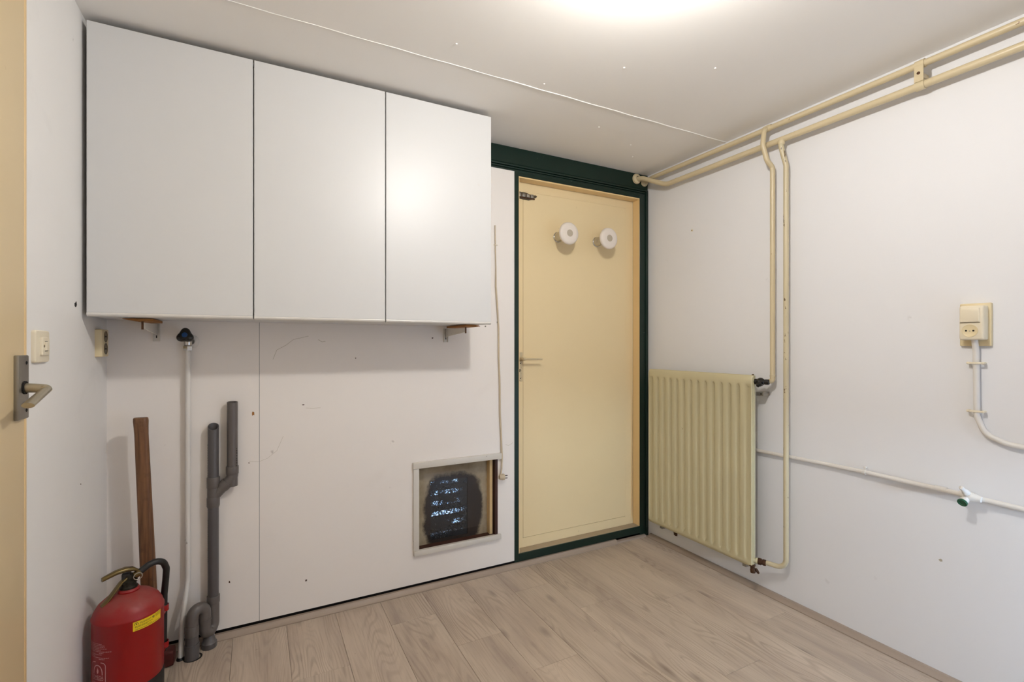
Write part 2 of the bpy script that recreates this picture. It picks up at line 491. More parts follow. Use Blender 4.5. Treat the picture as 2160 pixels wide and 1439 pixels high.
part('cladding_board', bm, 'board', wall_back, 0)
part('cladding_board', B(-2.1605, -1.26, 0.0, 0.014, 2.125, H + 0.012), 'board', wall_back, 0)
part('backing_board', B(XL - 0.02, VX0 - 0.02, 0.016, 0.071, 0.0, H + 0.012), 'dark', wall_back, 0)
part('backing_board', B(VX1 + 0.03, -0.935, 0.016, 0.071, 0.0, 2.13), 'dark', wall_back, 0)
part('backing_board', B(VX0 - 0.02, VX1 + 0.03, 0.016, 0.071, VZ1 + 0.02, H + 0.012), 'dark', wall_back, 0)
part('backing_board', B(VX0 - 0.02, VX1 + 0.03, 0.016, 0.071, 0.0, VZ0 - 0.01), 'dark', wall_back, 0)

wall_right = struct('wall_right', B(XR, XR + 0.15, YF - 0.15, YB + 0.15, -0.1, H + 0.1), 'wall', 'white plastered wall behind the beige radiator and pipes', 'wall')
bm = bmesh.new()
box(bm, XL - 0.15, XL, -0.712, YB + 0.15, -0.1, H + 0.1)
box(bm, XL - 0.15, XL, YF - 0.15, -1.66, -0.1, H + 0.1)
box(bm, XL - 0.15, XL, -1.66, -0.712, 2.12, H + 0.1)
box(bm, XL - 0.15, XL - 0.05, -1.66, -0.712, -0.1, 2.12)
wall_left = struct('wall_left', bm, 'wall_left', 'white plastered wall with scuffs beside the plain yellow door', 'wall')
bm = bmesh.new()
OX0, OX1, OZ = -0.60, -0.06, 0.83  # low opening invented to pass the added lamp's light below its top edge
box(bm, XL - 0.15, OX0, YF - 0.12, YF, -0.1, H + 0.1)
box(bm, OX1, XR + 0.15, YF - 0.12, YF, -0.1, H + 0.1)
box(bm, OX0, OX1, YF - 0.12, YF, OZ, H + 0.1)
wall_front = struct('wall_front', bm, 'wall', 'white wall with an invented low hatch for the added lamp behind the photographer', 'wall')

def chip(parent, verts, mat, axis, off=0.0006, name='paint_chip'):
    """thin flake on a wall: verts in the wall plane"""
    if axis == 'Y': to3 = lambda u, v, d: Vector((u, d, v)); d0, d1 = 0.0005, -off
    elif axis == 'XR': to3 = lambda u, v, d: Vector((d, u, v)); d0, d1 = 0.0005, -off
    else: to3 = lambda u, v, d: Vector((d, u, v)); d0, d1 = XL - 0.0005, XL + off
    part(name, PR(verts, to3, d0, d1), mat, parent, 0)
def blob(u, v, ru, rv, n=9, j=0.45):
    return [(u + ru * math.cos(2 * PI * i / n) * (1 + random.uniform(-j, j)), v + rv * math.sin(2 * PI * i / n) * (1 + random.uniform(-j, j))) for i in range(n)]
chip(wall_back, blob(-2.185, 0.905, 0.006, 0.009), 'chip', 'Y')
for u, v, a, b in ((-1.98, 0.16, .004, .006), (-2.42, 0.42, .003, .003), (-1.99, 0.93, .006, .002), (-1.405, 1.225, .005, .003), (-1.77, 1.13, .002, .003), (-2.31, 0.30, .003, .006), (-2.27, 0.22, .003, .006), (-2.20, 0.70, .003, .002)):
    chip(wall_back, blob(u, v, a, b), 'rust', 'Y')
chip(wall_left, blob(-0.347, 1.317, 0.010, 0.008), 'dark', 'XL')
chip(wall_left, blob(-0.30, 0.75, 0.003, 0.002), 'rust', 'XL')
chip(wall_right, blob(-1.475, 0.42, 0.006, 0.004), 'knob_cap', 'XR')
chip(wall_right, blob(-0.23, 0.085, 0.02, 0.010), 'rust', 'XR')
chip(wall_right, blob(-0.70, 0.10, 0.02, 0.008), 'dark', 'XR')
part('wall_plug', LA([(0.0055, 0), (0.0055, 0.003), (0.003, 0.003), (0.003, 0.0)], (0, -0.352, 1.836), (-1, 0, 0), 12), 'cream_dark', wall_right)
part('plug_hole', LA([(0.0028, 0.0), (0.0028, 0.0034), (0, 0.0034)], (0, -0.352, 1.836), (-1, 0, 0), 10), 'dark', wall_right)
for u, v in ((-1.049, 1.311), (-1.118, 1.288)):
    part('screw', LA([(0.004, 0), (0.0042, 0.002), (0.0015, 0.004), (0, 0.004)], (u, 0, v), (0, -1, 0), 12), 'galv', wall_back)

def scratch(parent, pts_, w_=0.0004, mat='knob_cap'):
    part('scratch', T([Vector((x_, -0.0001, z_)) for x_, z_ in pts_], w_, 5), mat, parent)
scratch(wall_back, [(-2.20, 0.705), (-2.165, 0.700), (-2.13, 0.712), (-2.095, 0.74), (-2.07, 0.80)])
scratch(wall_back, [(-2.11, 1.13), (-2.095, 1.17), (-2.06, 1.19), (-2.03, 1.215), (-1.97, 1.23)], 0.0007)
scratch(wall_back, [(-1.93, 1.215), (-1.915, 1.205), (-1.90, 1.208)], 0.0009)
scratch(wall_back, [(-1.98, 0.915), (-1.95, 0.912), (-1.92, 0.913)], 0.0005)
scratch(wall_back, [(-1.00, 0.66), (-0.98, 0.655), (-0.955, 0.668)], 0.0006, 'knob_cap')

# ---- skirting strips
def strip_profile(): return [(0, 0), (0.030, 0), (0.030, 0.004), (0.022, 0.009), (0.017, 0.015), (0.013, 0.021), (0, 0.021)]
bbk = struct('baseboard_back', PR(strip_profile(), lambda u, v, d: Vector((d, -u, v)), XL + 0.001, -0.26), 'skirt', 'low taupe skirting strip along the white boards', 'skirting', smooth=40)
part('skirting_end', PR([(0, 0), (0.02, 0), (0.018, 0.008), (0.006, 0.012), (0, 0.012)], lambda u, v, d: Vector((d, -u, v)), -0.258, -0.03), 'skirt', bbk, 30)
struct('baseboard_right', PR(strip_profile(), lambda u, v, d: Vector((-u, d, v)), YF + 0.001, -0.031), 'skirt', 'low taupe skirting strip along the radiator wall', 'skirting', smooth=40)

# ---- dark green header beam above door
bm = bmesh.new(); box(bm, -1.258, XR - 0.002, -0.004, 0.10, 2.160, H, bev=0.002, seg=1)
trim = struct('trim_1', bm, 'green', 'dark green painted beam across the wall above the door', 'beam', smooth=30)
part('moulding', B(-1.258, -0.003, -0.010, 0.02, 2.147, 2.158, bev=0.003), 'green', trim)
part('moulding', B(-1.258, -0.003, -0.006, 0.02, 2.136, 2.145, bev=0.003), 'green', trim)
part('moulding', B(-1.258, -0.003, -0.002, 0.02, 2.124, 2.135, bev=0.002), 'green', trim)

# ---- the yellow door in the green frame
DO = (-0.494, 0.0, 0.0)
door = bpy.data.objects.new('door_1', None); COL.objects.link(door); door.location = DO; ORG['door_1'] = Vector(DO)
tag(door, 'pale yellow door with two disc knobs in a dark green frame', 'door', None, 'structure')
LY = 0.060
fr = part('door_frame', B(-0.947, -0.921, -0.003, 0.10, 0.022, 2.124, bev=0.0015, seg=1), 'green', door, 0)
part('frame_head', B(-0.922, -0.066, -0.003, 0.10, 2.102, 2.125, bev=0.0015, seg=1), 'green', fr, 0)
part('frame_post', B(-0.067, -0.024, -0.003, 0.10, 0.0, 2.124, bev=0.0015, seg=1), 'green', fr, 0)
part('frame_bead', B(-0.023, -0.002, -0.010, 0.10, 0.0, 2.15, bev=0.004), 'green', fr)
part('frame_sill', B(-0.9215, -0.066, -0.003, 0.012, 0.022, 0.064, bev=0.002, seg=1), 'green', fr, 0)
part('sill_top', B(-0.9205, -0.067, 0.004, 0.058, 0.030, 0.0655), 'sill', fr, 0)
part('jamb_lining', B(-0.0675, -0.060, -0.0005, 0.058, 0.066, 2.101), 'jamb', door, 0)
part('head_lining', B(-0.9205, -0.0676, -0.0005, 0.058, 2.094, 2.1015), 'jamb', door, 0)
part('jamb_lining', B(-0.9215, -0.9165, -0.0005, 0.058, 0.066, 2.094), 'jamb', door, 0)
leaf = part('door_leaf', B(-0.918, -0.060, LY + 0.004, LY + 0.04, 0.060, 2.10), 'ochre', door, 0)
part('stile', B(-0.918, -0.8618, LY, LY + 0.03, 0.060, 2.10), 'yellow', leaf, 0)
part('stile', B(-0.128, -0.060, LY, LY + 0.03, 0.060, 2.10), 'yellow', leaf, 0)
part('rail', B(-0.8617, -0.1281, LY, LY + 0.03, 0.060, 0.1175), 'yellow', leaf, 0)
part('rail', B(-0.8617, -0.1281, LY, LY + 0.03, 2.046, 2.10), 'yellow', leaf, 0)
part('door_panel', B(-0.8602, -0.1286, LY - 0.0004, LY + 0.03, 0.1192, 2.0454), 'yellow', leaf, 0)
# torn remains of a closer at the top corner
bm = bmesh.new()
outline = [(-0.905, 2.004), (-0.86, 2.000), (-0.825, 1.999), (-0.80, 2.008), (-0.776, 2.022), (-0.772, 2.030), (-0.785, 2.033), (-0.80, 2.028), (-0.83, 2.036), (-0.85, 2.040), (-0.875, 2.039), (-0.905, 2.043)]
prism(bm, outline, lambda u, v, d: Vector((u, d, v)), LY + 0.002, LY - 0.004)
pt = part('closer_remains', bm, plain('torn_brown_hardware', (104, 90, 70), 0.7, 0.2, var=0.6, vscale=140, bump=0.5), door, 0, 'torn dark brown remains of a door closer')
for u in (-0.885, -0.858, -0.83, -0.805):
    part('bracket_tooth', B(u - 0.009, u + 0.009, LY - 0.008, LY - 0.003, 2.014, 2.033, bev=0.002), M['galv'], pt)
part('bracket_rail', B(-0.90, -0.79, LY - 0.009, LY - 0.003, 2.006, 2.011), 'rust', pt, 0)
# coat knobs
for bx in (-0.633, -0.354):
    z = 1.812
    kn = part('coat_knob', LA([(0, 0), (0.029, 0), (0.0300, 0.003), (0.0300, 0.006), (0.0275, 0.0075), (0.0285, 0.014), (0.0275, 0.024), (0.0235, 0.036), (0.0190, 0.048), (0.0170, 0.062), (0.0175, 0.084), (0.022, 0.097), (0.028, 0.104)], (bx, LY, z), (0, -1, 0), 32), 'chrome', door, 40, 'chrome stem of a disc knob')
    part('knob_disc', LA([(0, 0.101), (0.050, 0.101), (0.059, 0.106), (0.0625, 0.113), (0.061, 0.120), (0.055, 0.125), (0.04, 0.127), (0.021, 0.1275), (0.020, 0.1265), (0, 0.1265)], (bx, LY, z), (0, -1, 0), 48), 'porcelain', kn, 40, 'cream disc')
    part('knob_cap', LA([(0.0195, 0.1262), (0.0193, 0.1274), (0.017, 0.1278), (0, 0.1278)], (bx, LY, z), (0, -1, 0), 32), 'knob_cap', kn, 40)
# lever handle with long keyhole plate
pl = part('handle_plate', B(-0.8915, -0.8655, LY - 0.004, LY + 0.001, 0.988, 1.150, bev=0.0018), 'old_metal', door, 30, 'worn metal plate with keyhole')
part('keyhole', PR([(-0.8835 + 0.0045 * math.cos(a), 1.052 + 0.0055 * math.sin(a)) for a in [math.radians(-60 + 300 * i / 12) for i in range(13)]] + [(-0.8855, 1.040), (-0.8815, 1.040)][::1], lambda u, v, d: Vector((u, d, v)), LY - 0.0038, LY - 0.0046), 'dark', pl, 0)
for zz in (1.088, 1.006):
    part('plate_screw', LA([(0.0032, 0), (0.0032, 0.0048), (0, 0.0048)], (-0.8795, LY, zz), (0, -1, 0), 10), 'dark', pl)
lv = part('lever', T([(-0.8795, LY - 0.003, 1.116), (-0.8795, LY - 0.045, 1.116), (-0.845, LY - 0.048, 1.117), (-0.772, LY - 0.046, 1.113)], [0.0095] * 4, 14), 'old_metal', pl)
bm = bmesh.new(); pth = fillet([(-0.8795, LY - 0.003, 1.113), (-0.8795, LY - 0.047, 1.113), (-0.765, LY - 0.047, 1.111)], [0, 0.012, 0])
tube(bm, pth, [0.0105 - 0.0055 * (i / (len(pth) - 1)) ** 1.5 for i in range(len(pth))], 14)
bpy.data.objects.remove(lv, do_unlink=True)
part('lever', bm, 'old_metal', pl)

# ---- the plain yellow door in the left wall
D2 = (XL, -1.19, 0.0)
door2 = bpy.data.objects.new('door_2', None); COL.objects.link(door2); door2.location = D2; ORG['door_2'] = Vector(D2)
tag(door2, 'plain cream yellow flush door with bent aluminium lever handle', 'door', None, 'structure')
part('door_leaf', B(XL - 0.04, XL + 0.004, -1.645, -0.733, 0.012, 2.105, bev=0.002), 'yellow_left', door2, 30)
part('jamb', B(XL - 0.049, XL + 0.002, -0.730, -0.7125, 0.0, 2.119, bev=0.002), 'jamb', door2, 30)
part('jamb', B(XL - 0.049, XL + 0.002, -1.659, -1.648, 0.0, 2.119, bev=0.002), 'jamb', door2, 30)
part('jamb_gap', B(XL - 0.049, XL - 0.006, -0.7335, -0.7295, 0.0, 2.105), 'dark', door2, 0)
hp = part('handle_plate', B(XL + 0.002, XL + 0.0135, -0.792, -0.736, 1.018, 1.168, bev=0.003), 'alu_plate', door2, 30, 'dull aluminium handle plate')
for zz in (1.150, 1.038):
    part('plate_screw', LA([(0.0042, 0), (0.0042, 0.012), (0.002, 0.0132), (0, 0.0132)], (XL + 0.002, -0.752, zz), (1, 0, 0), 12), 'dark', hp)
bm = bmesh.new()
tube(bm, [(XL + 0.012, -0.764, 1.092), (XL + 0.046, -0.764, 1.089)], [0.0112, 0.0105], 20)
part('lever_neck', bm, 'alu', hp)
part('neck_collar', LA([(0.0125, 0), (0.0155, 0.0), (0.0155, 0.004), (0.0125, 0.004)], (XL + 0.0130, -0.764, 1.092), (1, 0, 0), 20), 'dark', hp)
bm = bmesh.new()
pth = fillet([(XL + 0.036, -0.764, 1.0895), (XL + 0.054, -0.764, 1.088), (XL + 0.054, -0.874, 1.060)], [0, 0.010, 0])
n = len(pth)
rings = tube(bm, pth, [0.0108] * n, 18)
for i, rg in enumerate(rings):
    t = max(0.0, (i - 6) / (n - 7)) if n > 7 else 0
    c = pth[i]
    for v in rg:
        v.co.z = c.z + (v.co.z - c.z) * (1 - 0.42 * min(1, t * 2.2)); v.co.x = c.x + (v.co.x - c.x) * (1 + 0.05 * t)
part('lever', bm, 'alu', hp)

# ================================================================== THINGS
# ---- ceiling lamp (just above the frame): the bulb lights the room
lamp = thing('ceiling_lamp', (LAMP.x, LAMP.y, H), 'round opal bulb in a white holder close under the ceiling', 'lamp')
part('lamp_base', LA([(0, 0), (0.036, 0), (0.036, 0.008), (0.024, 0.020), (0.021, 0.042), (0, 0.042)], (LAMP.x, LAMP.y, H), (0, 0, -1), 28), 'porcelain', lamp)
part('bulb', LA([(0.018, 0.042), (0.032, 0.054), (0.040, 0.072), (0.041, 0.088), (0.036, 0.106), (0.022, 0.120), (0, 0.125)], (LAMP.x, LAMP.y, H), (0, 0, -1), 28), 'bulb', lamp)

# ---- wall cabinet
CX = [-2.651, -2.181, -1.7035, -1.2265]
CF, CZ0, CZ1 = -0.300, 1.2835, 2.229
cab = thing('wall_cabinet', (-1.94, -0.16, CZ0), 'white three-door laminate wall cabinet under the ceiling', 'cabinet')
bm = bmesh.new()
box(bm, CX[0], CX[0] + 0.016, CF + 0.02, -0.001, CZ0 + 0.002, CZ1 - 0.001)
box(bm, CX[3] - 0.016, CX[3], CF + 0.02, -0.001, CZ0 + 0.002, CZ1 - 0.001)
box(bm, CX[0] + 0.0162, CX[3] - 0.0162, CF + 0.02, -0.001, CZ0 + 0.002, CZ0 + 0.018)
box(bm, CX[0] + 0.0162, CX[3] - 0.0162, CF + 0.02, -0.001, CZ1 - 0.017, CZ1 - 0.001)
box(bm, CX[0] + 0.0162, CX[3] - 0.0162, -0.006, -0.001, CZ0 + 0.02, CZ1 - 0.02)
for k in (1, 2): box(bm, CX[k] - 0.008, CX[k] + 0.008, CF + 0.022, -0.008, CZ0 + 0.019, CZ1 - 0.018)
part('cabinet_body', bm, 'cabinet', cab, 0)
for k in range(3):
    x0, x1 = CX[k] + (0.0 if k == 0 else 0.0022), CX[k + 1] - (0.0 if k == 2 else 0.0022)
    d = part('cabinet_door', B(x0, x1, CF, CF + 0.018, CZ0 + 0.0125, CZ1, bev=0.0012), 'cabinet', cab, 0)
    prof = [(0.0, 0.0125), (-0.0012, 0.011), (-0.0016, 0.008), (0.0, 0.004), (0.004, 0.0008), (0.010, 0.0), (0.018, 0.0005), (0.018, 0.0124)]
    part('edge_profile', PR(prof, lambda u, v, dd: Vector((dd, CF + u, CZ0 + v)), x0, x1), 'profile', d, 60)

# ---- shelf brackets and packing under the cabinet
def bracket(xc, label):
    b = thing('shelf_bracket', (xc, -0.002, 1.205), label, 'bracket', 'steel brackets under the cabinet')
    bm = bmesh.new()
    box(bm, xc - 0.011, xc + 0.011, -0.004, -0.0005, 1.205, 1.272, bev=0.001, seg=1)
    box(bm, xc - 0.011, xc - 0.0085, -0.010, -0.0035, 1.205, 1.272)
    box(bm, xc + 0.0085, xc + 0.011, -0.010, -0.0035, 1.205, 1.272)
    part('wall_rail', bm, 'steel_white', b, 0)
    part('rail_slot', B(xc - 0.002, xc + 0.002, -0.0048, -0.0035, 1.218, 1.238), 'dark', b, 0)
    part('arm', PR([(0.004, 1.228), (0.02, 1.232), (0.262, 1.250), (0.262, 1.268), (0.004, 1.272)], lambda u, v, dd: Vector((dd, -u, v)), xc - 0.0018, xc + 0.0018), 'steel_white', b, 0)
    part('arm_lip', B(xc - 0.003, xc + 0.003, -0.2655, -0.2615, 1.244, 1.272), 'rust', b, 0)
    return b
bracket(-2.513, 'white steel shelf bracket beside the blue-capped valve')
bracket(-1.336, 'white steel shelf bracket near the beige hanging cord')
single('packing_wedge', PR([(-2.578, 1.2830), (-2.492, 1.2830), (-2.492, 1.2745), (-2.53, 1.2735), (-2.555, 1.2770), (-2.578, 1.281)], lambda u, v, d: Vector((u, d, v)), -0.21, -0.02), 'chip', 'raw brown packing wood on the bracket near the valve', 'wedge', 'packing wood under the cabinet', 0)
single('packing_wedge', PR([(-1.338, 1.2830), (-1.272, 1.2830), (-1.272, 1.2800), (-1.30, 1.2795), (-1.268, 1.2765), (-1.268, 1.2745), (-1.32, 1.2740), (-1.338, 1.2740)], lambda u, v, d: Vector((u, d, v)), -0.27, -0.02), 'chip', 'raw brown packing wood on the bracket near the hanging cord', 'wedge', 'packing wood under the cabinet', 0)

# ---- stop valve with blue-centred cap and its white riser
rp = thing('water_pipe', (-2.415, -0.06, 0.0), 'thin white water pipe rising up the boards beside the grey drain', 'pipe')
part('pipe_run', T([(-2.410, -0.022, 1.180), (-2.410, -0.022, 0.27), (-2.423, -0.068, 0.13), (-2.426, -0.090, 0.0)], 0.0092, 14, fil=[0, 0.07, 0.07, 0]), 'whitepipe', rp)
part('floor_collar', LA([(0.009, 0.0003), (0.014, 0.0003), (0.013, 0.005), (0.010, 0.010)], (-2.426, -0.090, 0.0), (0, 0, 1), 16), 'black', rp)
sv = thing('stop_valve', (-2.413, -0.022, 1.172), 'chrome stop valve with black triangular knob and blue centre', 'valve')
part('compression_nut', LA([(0, -0.002), (0.0155, -0.002), (0.0165, 0.004), (0.0165, 0.014), (0.0145, 0.018), (0.012, 0.020), (0, 0.020)], (-2.410, -0.022, 1.172), (0, 0, 1), 6), 'chrome', sv, 20)
part('valve_body', LA([(0, 0.019), (0.0135, 0.019), (0.0145, 0.026), (0.0145, 0.046), (0.012, 0.058), (0, 0.060)], (-2.410, -0.022, 1.172), (0, 0, 1), 20), 'chrome', sv)
part('spindle', LA([(0, 0), (0.0105, 0), (0.0105, 0.014), (0.008, 0.016), (0.008, 0.032), (0, 0.032)], (-2.410, -0.030, 1.212), (-0.10, -1, 0.25), 18), 'chrome', sv)
kd = Vector((-0.10, -1, 0.25)).normalized(); ka, kb = frame_axes(kd); kc = Vector((-2.412, -0.058, 1.224))
if kb.z < 0: kb = -kb
if ka.x < 0: ka = -ka
tri = []
for i in range(36):
    a = 2 * PI * i / 36
    r = 0.0265 * (1 + 0.17 * math.cos(3 * (a - PI / 2)))
    tri.append((r * math.cos(a), r * math.sin(a)))
bm = bmesh.new()
prev = None
for h, sc in ((0, 0.80), (0.004, 0.96), (0.012, 1.0), (0.020, 0.95), (0.024, 0.80), (0.0245, 0.5)):
    ring = [bm.verts.new(kc + kd * h + ka * u * sc + kb * v * sc) for u, v in tri]
    if prev:
        for j in range(36): bm.faces.new((prev[j], prev[(j + 1) % 36], ring[(j + 1) % 36], ring[j]))
    else: bm.faces.new(ring[::-1])
    prev = ring
bm.faces.new(prev)
kp = part('knob', bm, 'black_gloss', sv, 40, 'black triangular knob')
part('knob_centre', LA([(0.0095, 0.0243), (0.0095, 0.0255), (0.006, 0.0262), (0, 0.0262)], kc, kd, 20), 'blue', kp, 40, 'blue centre disc')
part('wall_flange', LA([(0.010, 0.0), (0.027, 0.0), (0.025, 0.006), (0.018, 0.012), (0.012, 0.015)], (-2.400, 0.0, 1.205), (0, -1, 0), 20), 'whitepipe', sv)

# ---- grey drain pipe
dp = thing('drain_pipe', (-2.355, -0.07, 0.0), 'grey plastic drain pipe with a fork and an s-shaped trap', 'drain pipe')
RP = 0.0195
P1 = Vector((-2.3245, -0.030, 0)); P2 = Vector((-2.2585, -0.030, 0))
def sock(c, z0, z1, r=0.0228): return LA([(RP - 0.001, z0), (r - 0.0008, z0), (r, z0 + 0.0015), (r, z1 - 0.0015), (r - 0.0008, z1), (RP - 0.001, z1)], (c.x, c.y, 0), (0, 0, 1), 28)
def openpipe(c, z0, z1, slant=0.0):
    bm = bmesh.new(); seg = 28
    def ring(r, z, sl): return [bm.verts.new((c.x + r * math.cos(2 * PI * j / seg), c.y + r * math.sin(2 * PI * j / seg), z + sl * math.sin(2 * PI * j / seg - 0.05))) for j in range(seg)]
    rs = [ring(RP, z0, 0), ring(RP, z1, slant), ring(RP - 0.003, z1, slant), ring(RP - 0.003, z1 - 0.12, 0)]
    for i in range(3):
        for j in range(seg): bm.faces.new((rs[i][j], rs[i][(j + 1) % seg], rs[i + 1][(j + 1) % seg], rs[i + 1][j]))
    bm.faces.new(rs[3]); bm.faces.new(rs[0][::-1]); return bm
part('straight_pipe', openpipe(P1, 0.60, 0.866, 0.012), 'pvc', dp, 40)
part('straight_pipe', openpipe(P2, 0.62, 0.960, 0.002), 'pvc_warm', dp, 40)
part('inner_plug', LA([(0, 0), (0.006, 0), (0.006, 0.03), (0, 0.03)], (P1.x + 0.003, P1.y, 0.80), (0, 0, 1), 12), 'pvc', dp)
part('pipe_socket', sock(P1, 0.622, 0.664), 'pvc_warm', dp)
bmy = bmesh.new()
tube(bmy, [(P1.x, P1.y, 0.545), (P1.x, P1.y, 0.625)], 0.0215, 28)
fork = part('fork', bmy, 'pvc_warm', dp)
part('fork_arm', T([(P1.x, P1.y, 0.585), (P1.x + 0.030, P1.y, 0.617), (P1.x + 0.047, P1.y, 0.636)], 0.0205, 24), 'pvc_warm', fork)
part('elbow', T([(P1.x + 0.030, P1.y, 0.617), (P2.x, P2.y, 0.651), (P2.x, P2.y, 0.690)], 0.0212, 24, fil=[0, 0.035, 0]), 'pvc_warm', dp)
part('elbow_collar', LA([(0.0205, 0), (0.0232, 0), (0.0232, 0.022), (0.0205, 0.022)], (P1.x + 0.033, P1.y, 0.6205), (0.068, 0, 0.068), 28), 'pvc_warm', dp)
part('pipe_socket', sock(P2, 0.668, 0.700), 'pvc_warm', dp)
part('pipe_socket', sock(P1, 0.548, 0.584), 'pvc_warm', dp)
part('straight_pipe', T([(P1.x, P1.y, 0.15), (P1.x, P1.y, 0.55)], RP, 28), 'pvc', dp)
part('pipe_socket', sock(P1, 0.162, 0.192), 'pvc_warm', dp)
Q1 = Vector((-2.350, -0.070, 0)); Q2 = Vector((-2.389, -0.100, 0))
def arc(a, b, z, up, n=12):
    c = (a + b) / 2; r = (b - a) / 2; out = []
    for i in range(n + 1):
        t = PI * i / n
        out.append(Vector((c.x - r.x * math.cos(t), c.y - r.y * math.cos(t), z + (1 if up else -1) * r.length * math.sin(t) * 1.15)))
    return out
part('trap_bend', T([(P1.x, P1.y, 0.165)] + arc(P1, Q1, 0.090, False) + [(Q1.x, Q1.y, 0.135)], 0.0212, 24), 'pvc_warm', dp)
part('trap_bend', T([(Q1.x, Q1.y, 0.115)] + arc(Q1, Q2, 0.148, True) + [(Q2.x, Q2.y, 0.10)], 0.0216, 24), 'pvc_warm', dp)
part('trap_ring', LA([(0.021, 0.118), (0.0228, 0.118), (0.0228, 0.128), (0.021, 0.128)], (Q1.x, Q1.y, 0), (0, 0, 1), 28), 'pvc_warm', dp)
part('clean_out_cap', LA([(0, 0.0), (0.026, 0.0), (0.027, 0.004), (0.027, 0.020), (0.022, 0.026), (0.018, 0.05), (0, 0.05)], (-2.337, -0.050, 0.0), (0, 0, 1), 14), 'pvc', dp, 30)
part('outlet_socket', LA([(0.0215, 0.086), (0.0235, 0.088), (0.0235, 0.122), (0.0225, 0.124), (0.0215, 0.124)], (Q2.x, Q2.y, 0), (0, 0, 1), 28), 'pvc_warm', dp)
part('outlet_sleeve', LA([(0.0222, 0.05), (0.0222, 0.09)], (Q2.x, Q2.y, 0), (0, 0, 1), 28), 'pvc', dp)
part('floor_socket', LA([(0.0225, 0.0), (0.0240, 0.0), (0.0250, 0.052), (0.0245, 0.056), (0.0222, 0.056)], (Q2.x, Q2.y, 0), (0, 0, 1), 28), 'pvc', dp)
part('hole_edge', LA([(0.024, 0.0005), (0.031, 0.0005), (0.030, 0.001), (0.024, 0.001)], (Q2.x + 0.003, Q2.y + 0.002, 0), (0, 0, 1), 24), 'dark', dp)
# printed line on the pipe: short dashes, unreadable in the photograph
def dashes(c, z0, z1, ang, step):
    bm = bmesh.new(); z = z0
    while z < z1:
        l = random.uniform(0.3, 0.75) * step
        for s in (0,):
            a0, a1 = ang - 0.13, ang + 0.13; r = RP + 0.0003
            vs = [bm.verts.new((c.x + r * math.cos(a), c.y + r * math.sin(a), zz)) for a, zz in ((a0, z), (a1, z), (a1, z + l), (a0, z + l))]
            bm.faces.new(vs)
        z += step
    return bm
part('printed_line', dashes(P1, 0.33, 0.50, math.radians(-155), 0.009), 'print', dp, 0)
part('printed_line', dashes(P1, 0.67, 0.80, math.radians(-160), 0.010), 'print', dp, 0)
part('printed_line', dashes(P2, 0.70, 0.78, math.radians(-35), 0.010), 'print', dp, 0)

# ---- sledgehammer standing on its head in the corner
hm = thing('sledgehammer', (-2.520, -0.100, 0.0), 'sledgehammer standing on its dark red head, brown wooden handle upright', 'hammer')
hy, hz = -0.100, 0.030
bm = bmesh.new()
prof = [(-0.085, 0.020), (-0.082, 0.027), (-0.062, 0.029), (-0.045, 0.025), (-0.02, 0.027), (0.02, 0.027), (0.045, 0.025), (0.062, 0.029), (0.082, 0.027), (0.085, 0.020)]
prev = None
for u, r in prof:
    ring = [bm.verts.new((-2.527 + u, hy + p, hz + q)) for p, q in rrect(-r, r, -r, r, r * 0.35, 3)]
    if prev:
        for j in range(len(ring)): bm.faces.new((prev[j], prev[(j + 1) % len(ring)], ring[(j + 1) % len(ring)], ring[j]))
    else: bm.faces.new(ring[::-1])
    prev = ring
bm.faces.new(prev)
part('hammer_head', bm, 'headred', hm, 40)
bm = bmesh.new(); prev = None
base, top = Vector((-2.512, hy, 0.055)), Vector((-2.546, -0.100, 0.926))
for t, hw, hd in ((0, 0.024, 0.017), (0.15, 0.0245, 0.017), (0.4, 0.0235, 0.0165), (0.65, 0.0220, 0.0155), (0.85, 0.0212, 0.015), (0.93, 0.0208, 0.015), (0.965, 0.0218, 0.016), (0.985, 0.0228, 0.0165), (0.997, 0.0222, 0.016), (1.0, 0.0200, 0.014)):
    c = base.lerp(top, t)
    ring = [bm.verts.new((c.x + p, c.y + q, c.z)) for p, q in rrect(-hw, hw, -hd, hd, hd * 0.75, 4)]
    if prev:
        for j in range(len(ring)): bm.faces.new((prev[j], prev[(j + 1) % len(ring)], ring[(j + 1) % len(ring)], ring[j]))
    else: bm.faces.new(ring[::-1])
    prev = ring
bm.faces.new(prev)
part('handle', bm, 'hickory', hm, 50, 'brown wooden handle')

# ---- fire extinguisher
EC = Vector((-2.551, -0.258, 0)); ER = 0.0965
ex = thing('fire_extinguisher', EC, 'dusty red fire extinguisher with brass levers and black hose', 'fire extinguisher')
part('base_ring', LA([(0.078, 0.0), (ER - 0.003, 0.0), (ER + 0.0005, 0.004), (ER + 0.0005, 0.080), (ER - 0.004, 0.086), (0.078, 0.086)], EC, (0, 0, 1), 48), 'black', ex, 40, 'black plastic foot ring')
prof = [(0, 0.060), (0.080, 0.062), (ER - 0.004, 0.076), (ER, 0.092), (ER, 0.296), (ER + 0.0012, 0.299), (ER + 0.0012, 0.303), (ER - 0.0005, 0.306), (ER - 0.004, 0.318), (ER - 0.014, 0.336), (ER - 0.032, 0.352), (ER - 0.055, 0.363), (0.030, 0.368), (0, 0.369)]
tank = part('tank', LA(prof, EC, (0, 0, 1), 64), 'red', ex, 40, 'dusty red steel tank')
part('neck_ring', LA([(0.029, 0.362), (0.031, 0.372), (0.028, 0.378), (0.024, 0.378)], EC, (0, 0, 1), 32), 'red', tank)
vl = part('valve_body', LA([(0, 0.372), (0.025, 0.374), (0.025, 0.382), (0.021, 0.386), (0.021, 0.394), (0.024, 0.396), (0.024, 0.402), (0.014, 0.408), (0.013, 0.422), (0, 0.424)], EC, (0, 0, 1), 24), 'valve_dark', ex, 30)
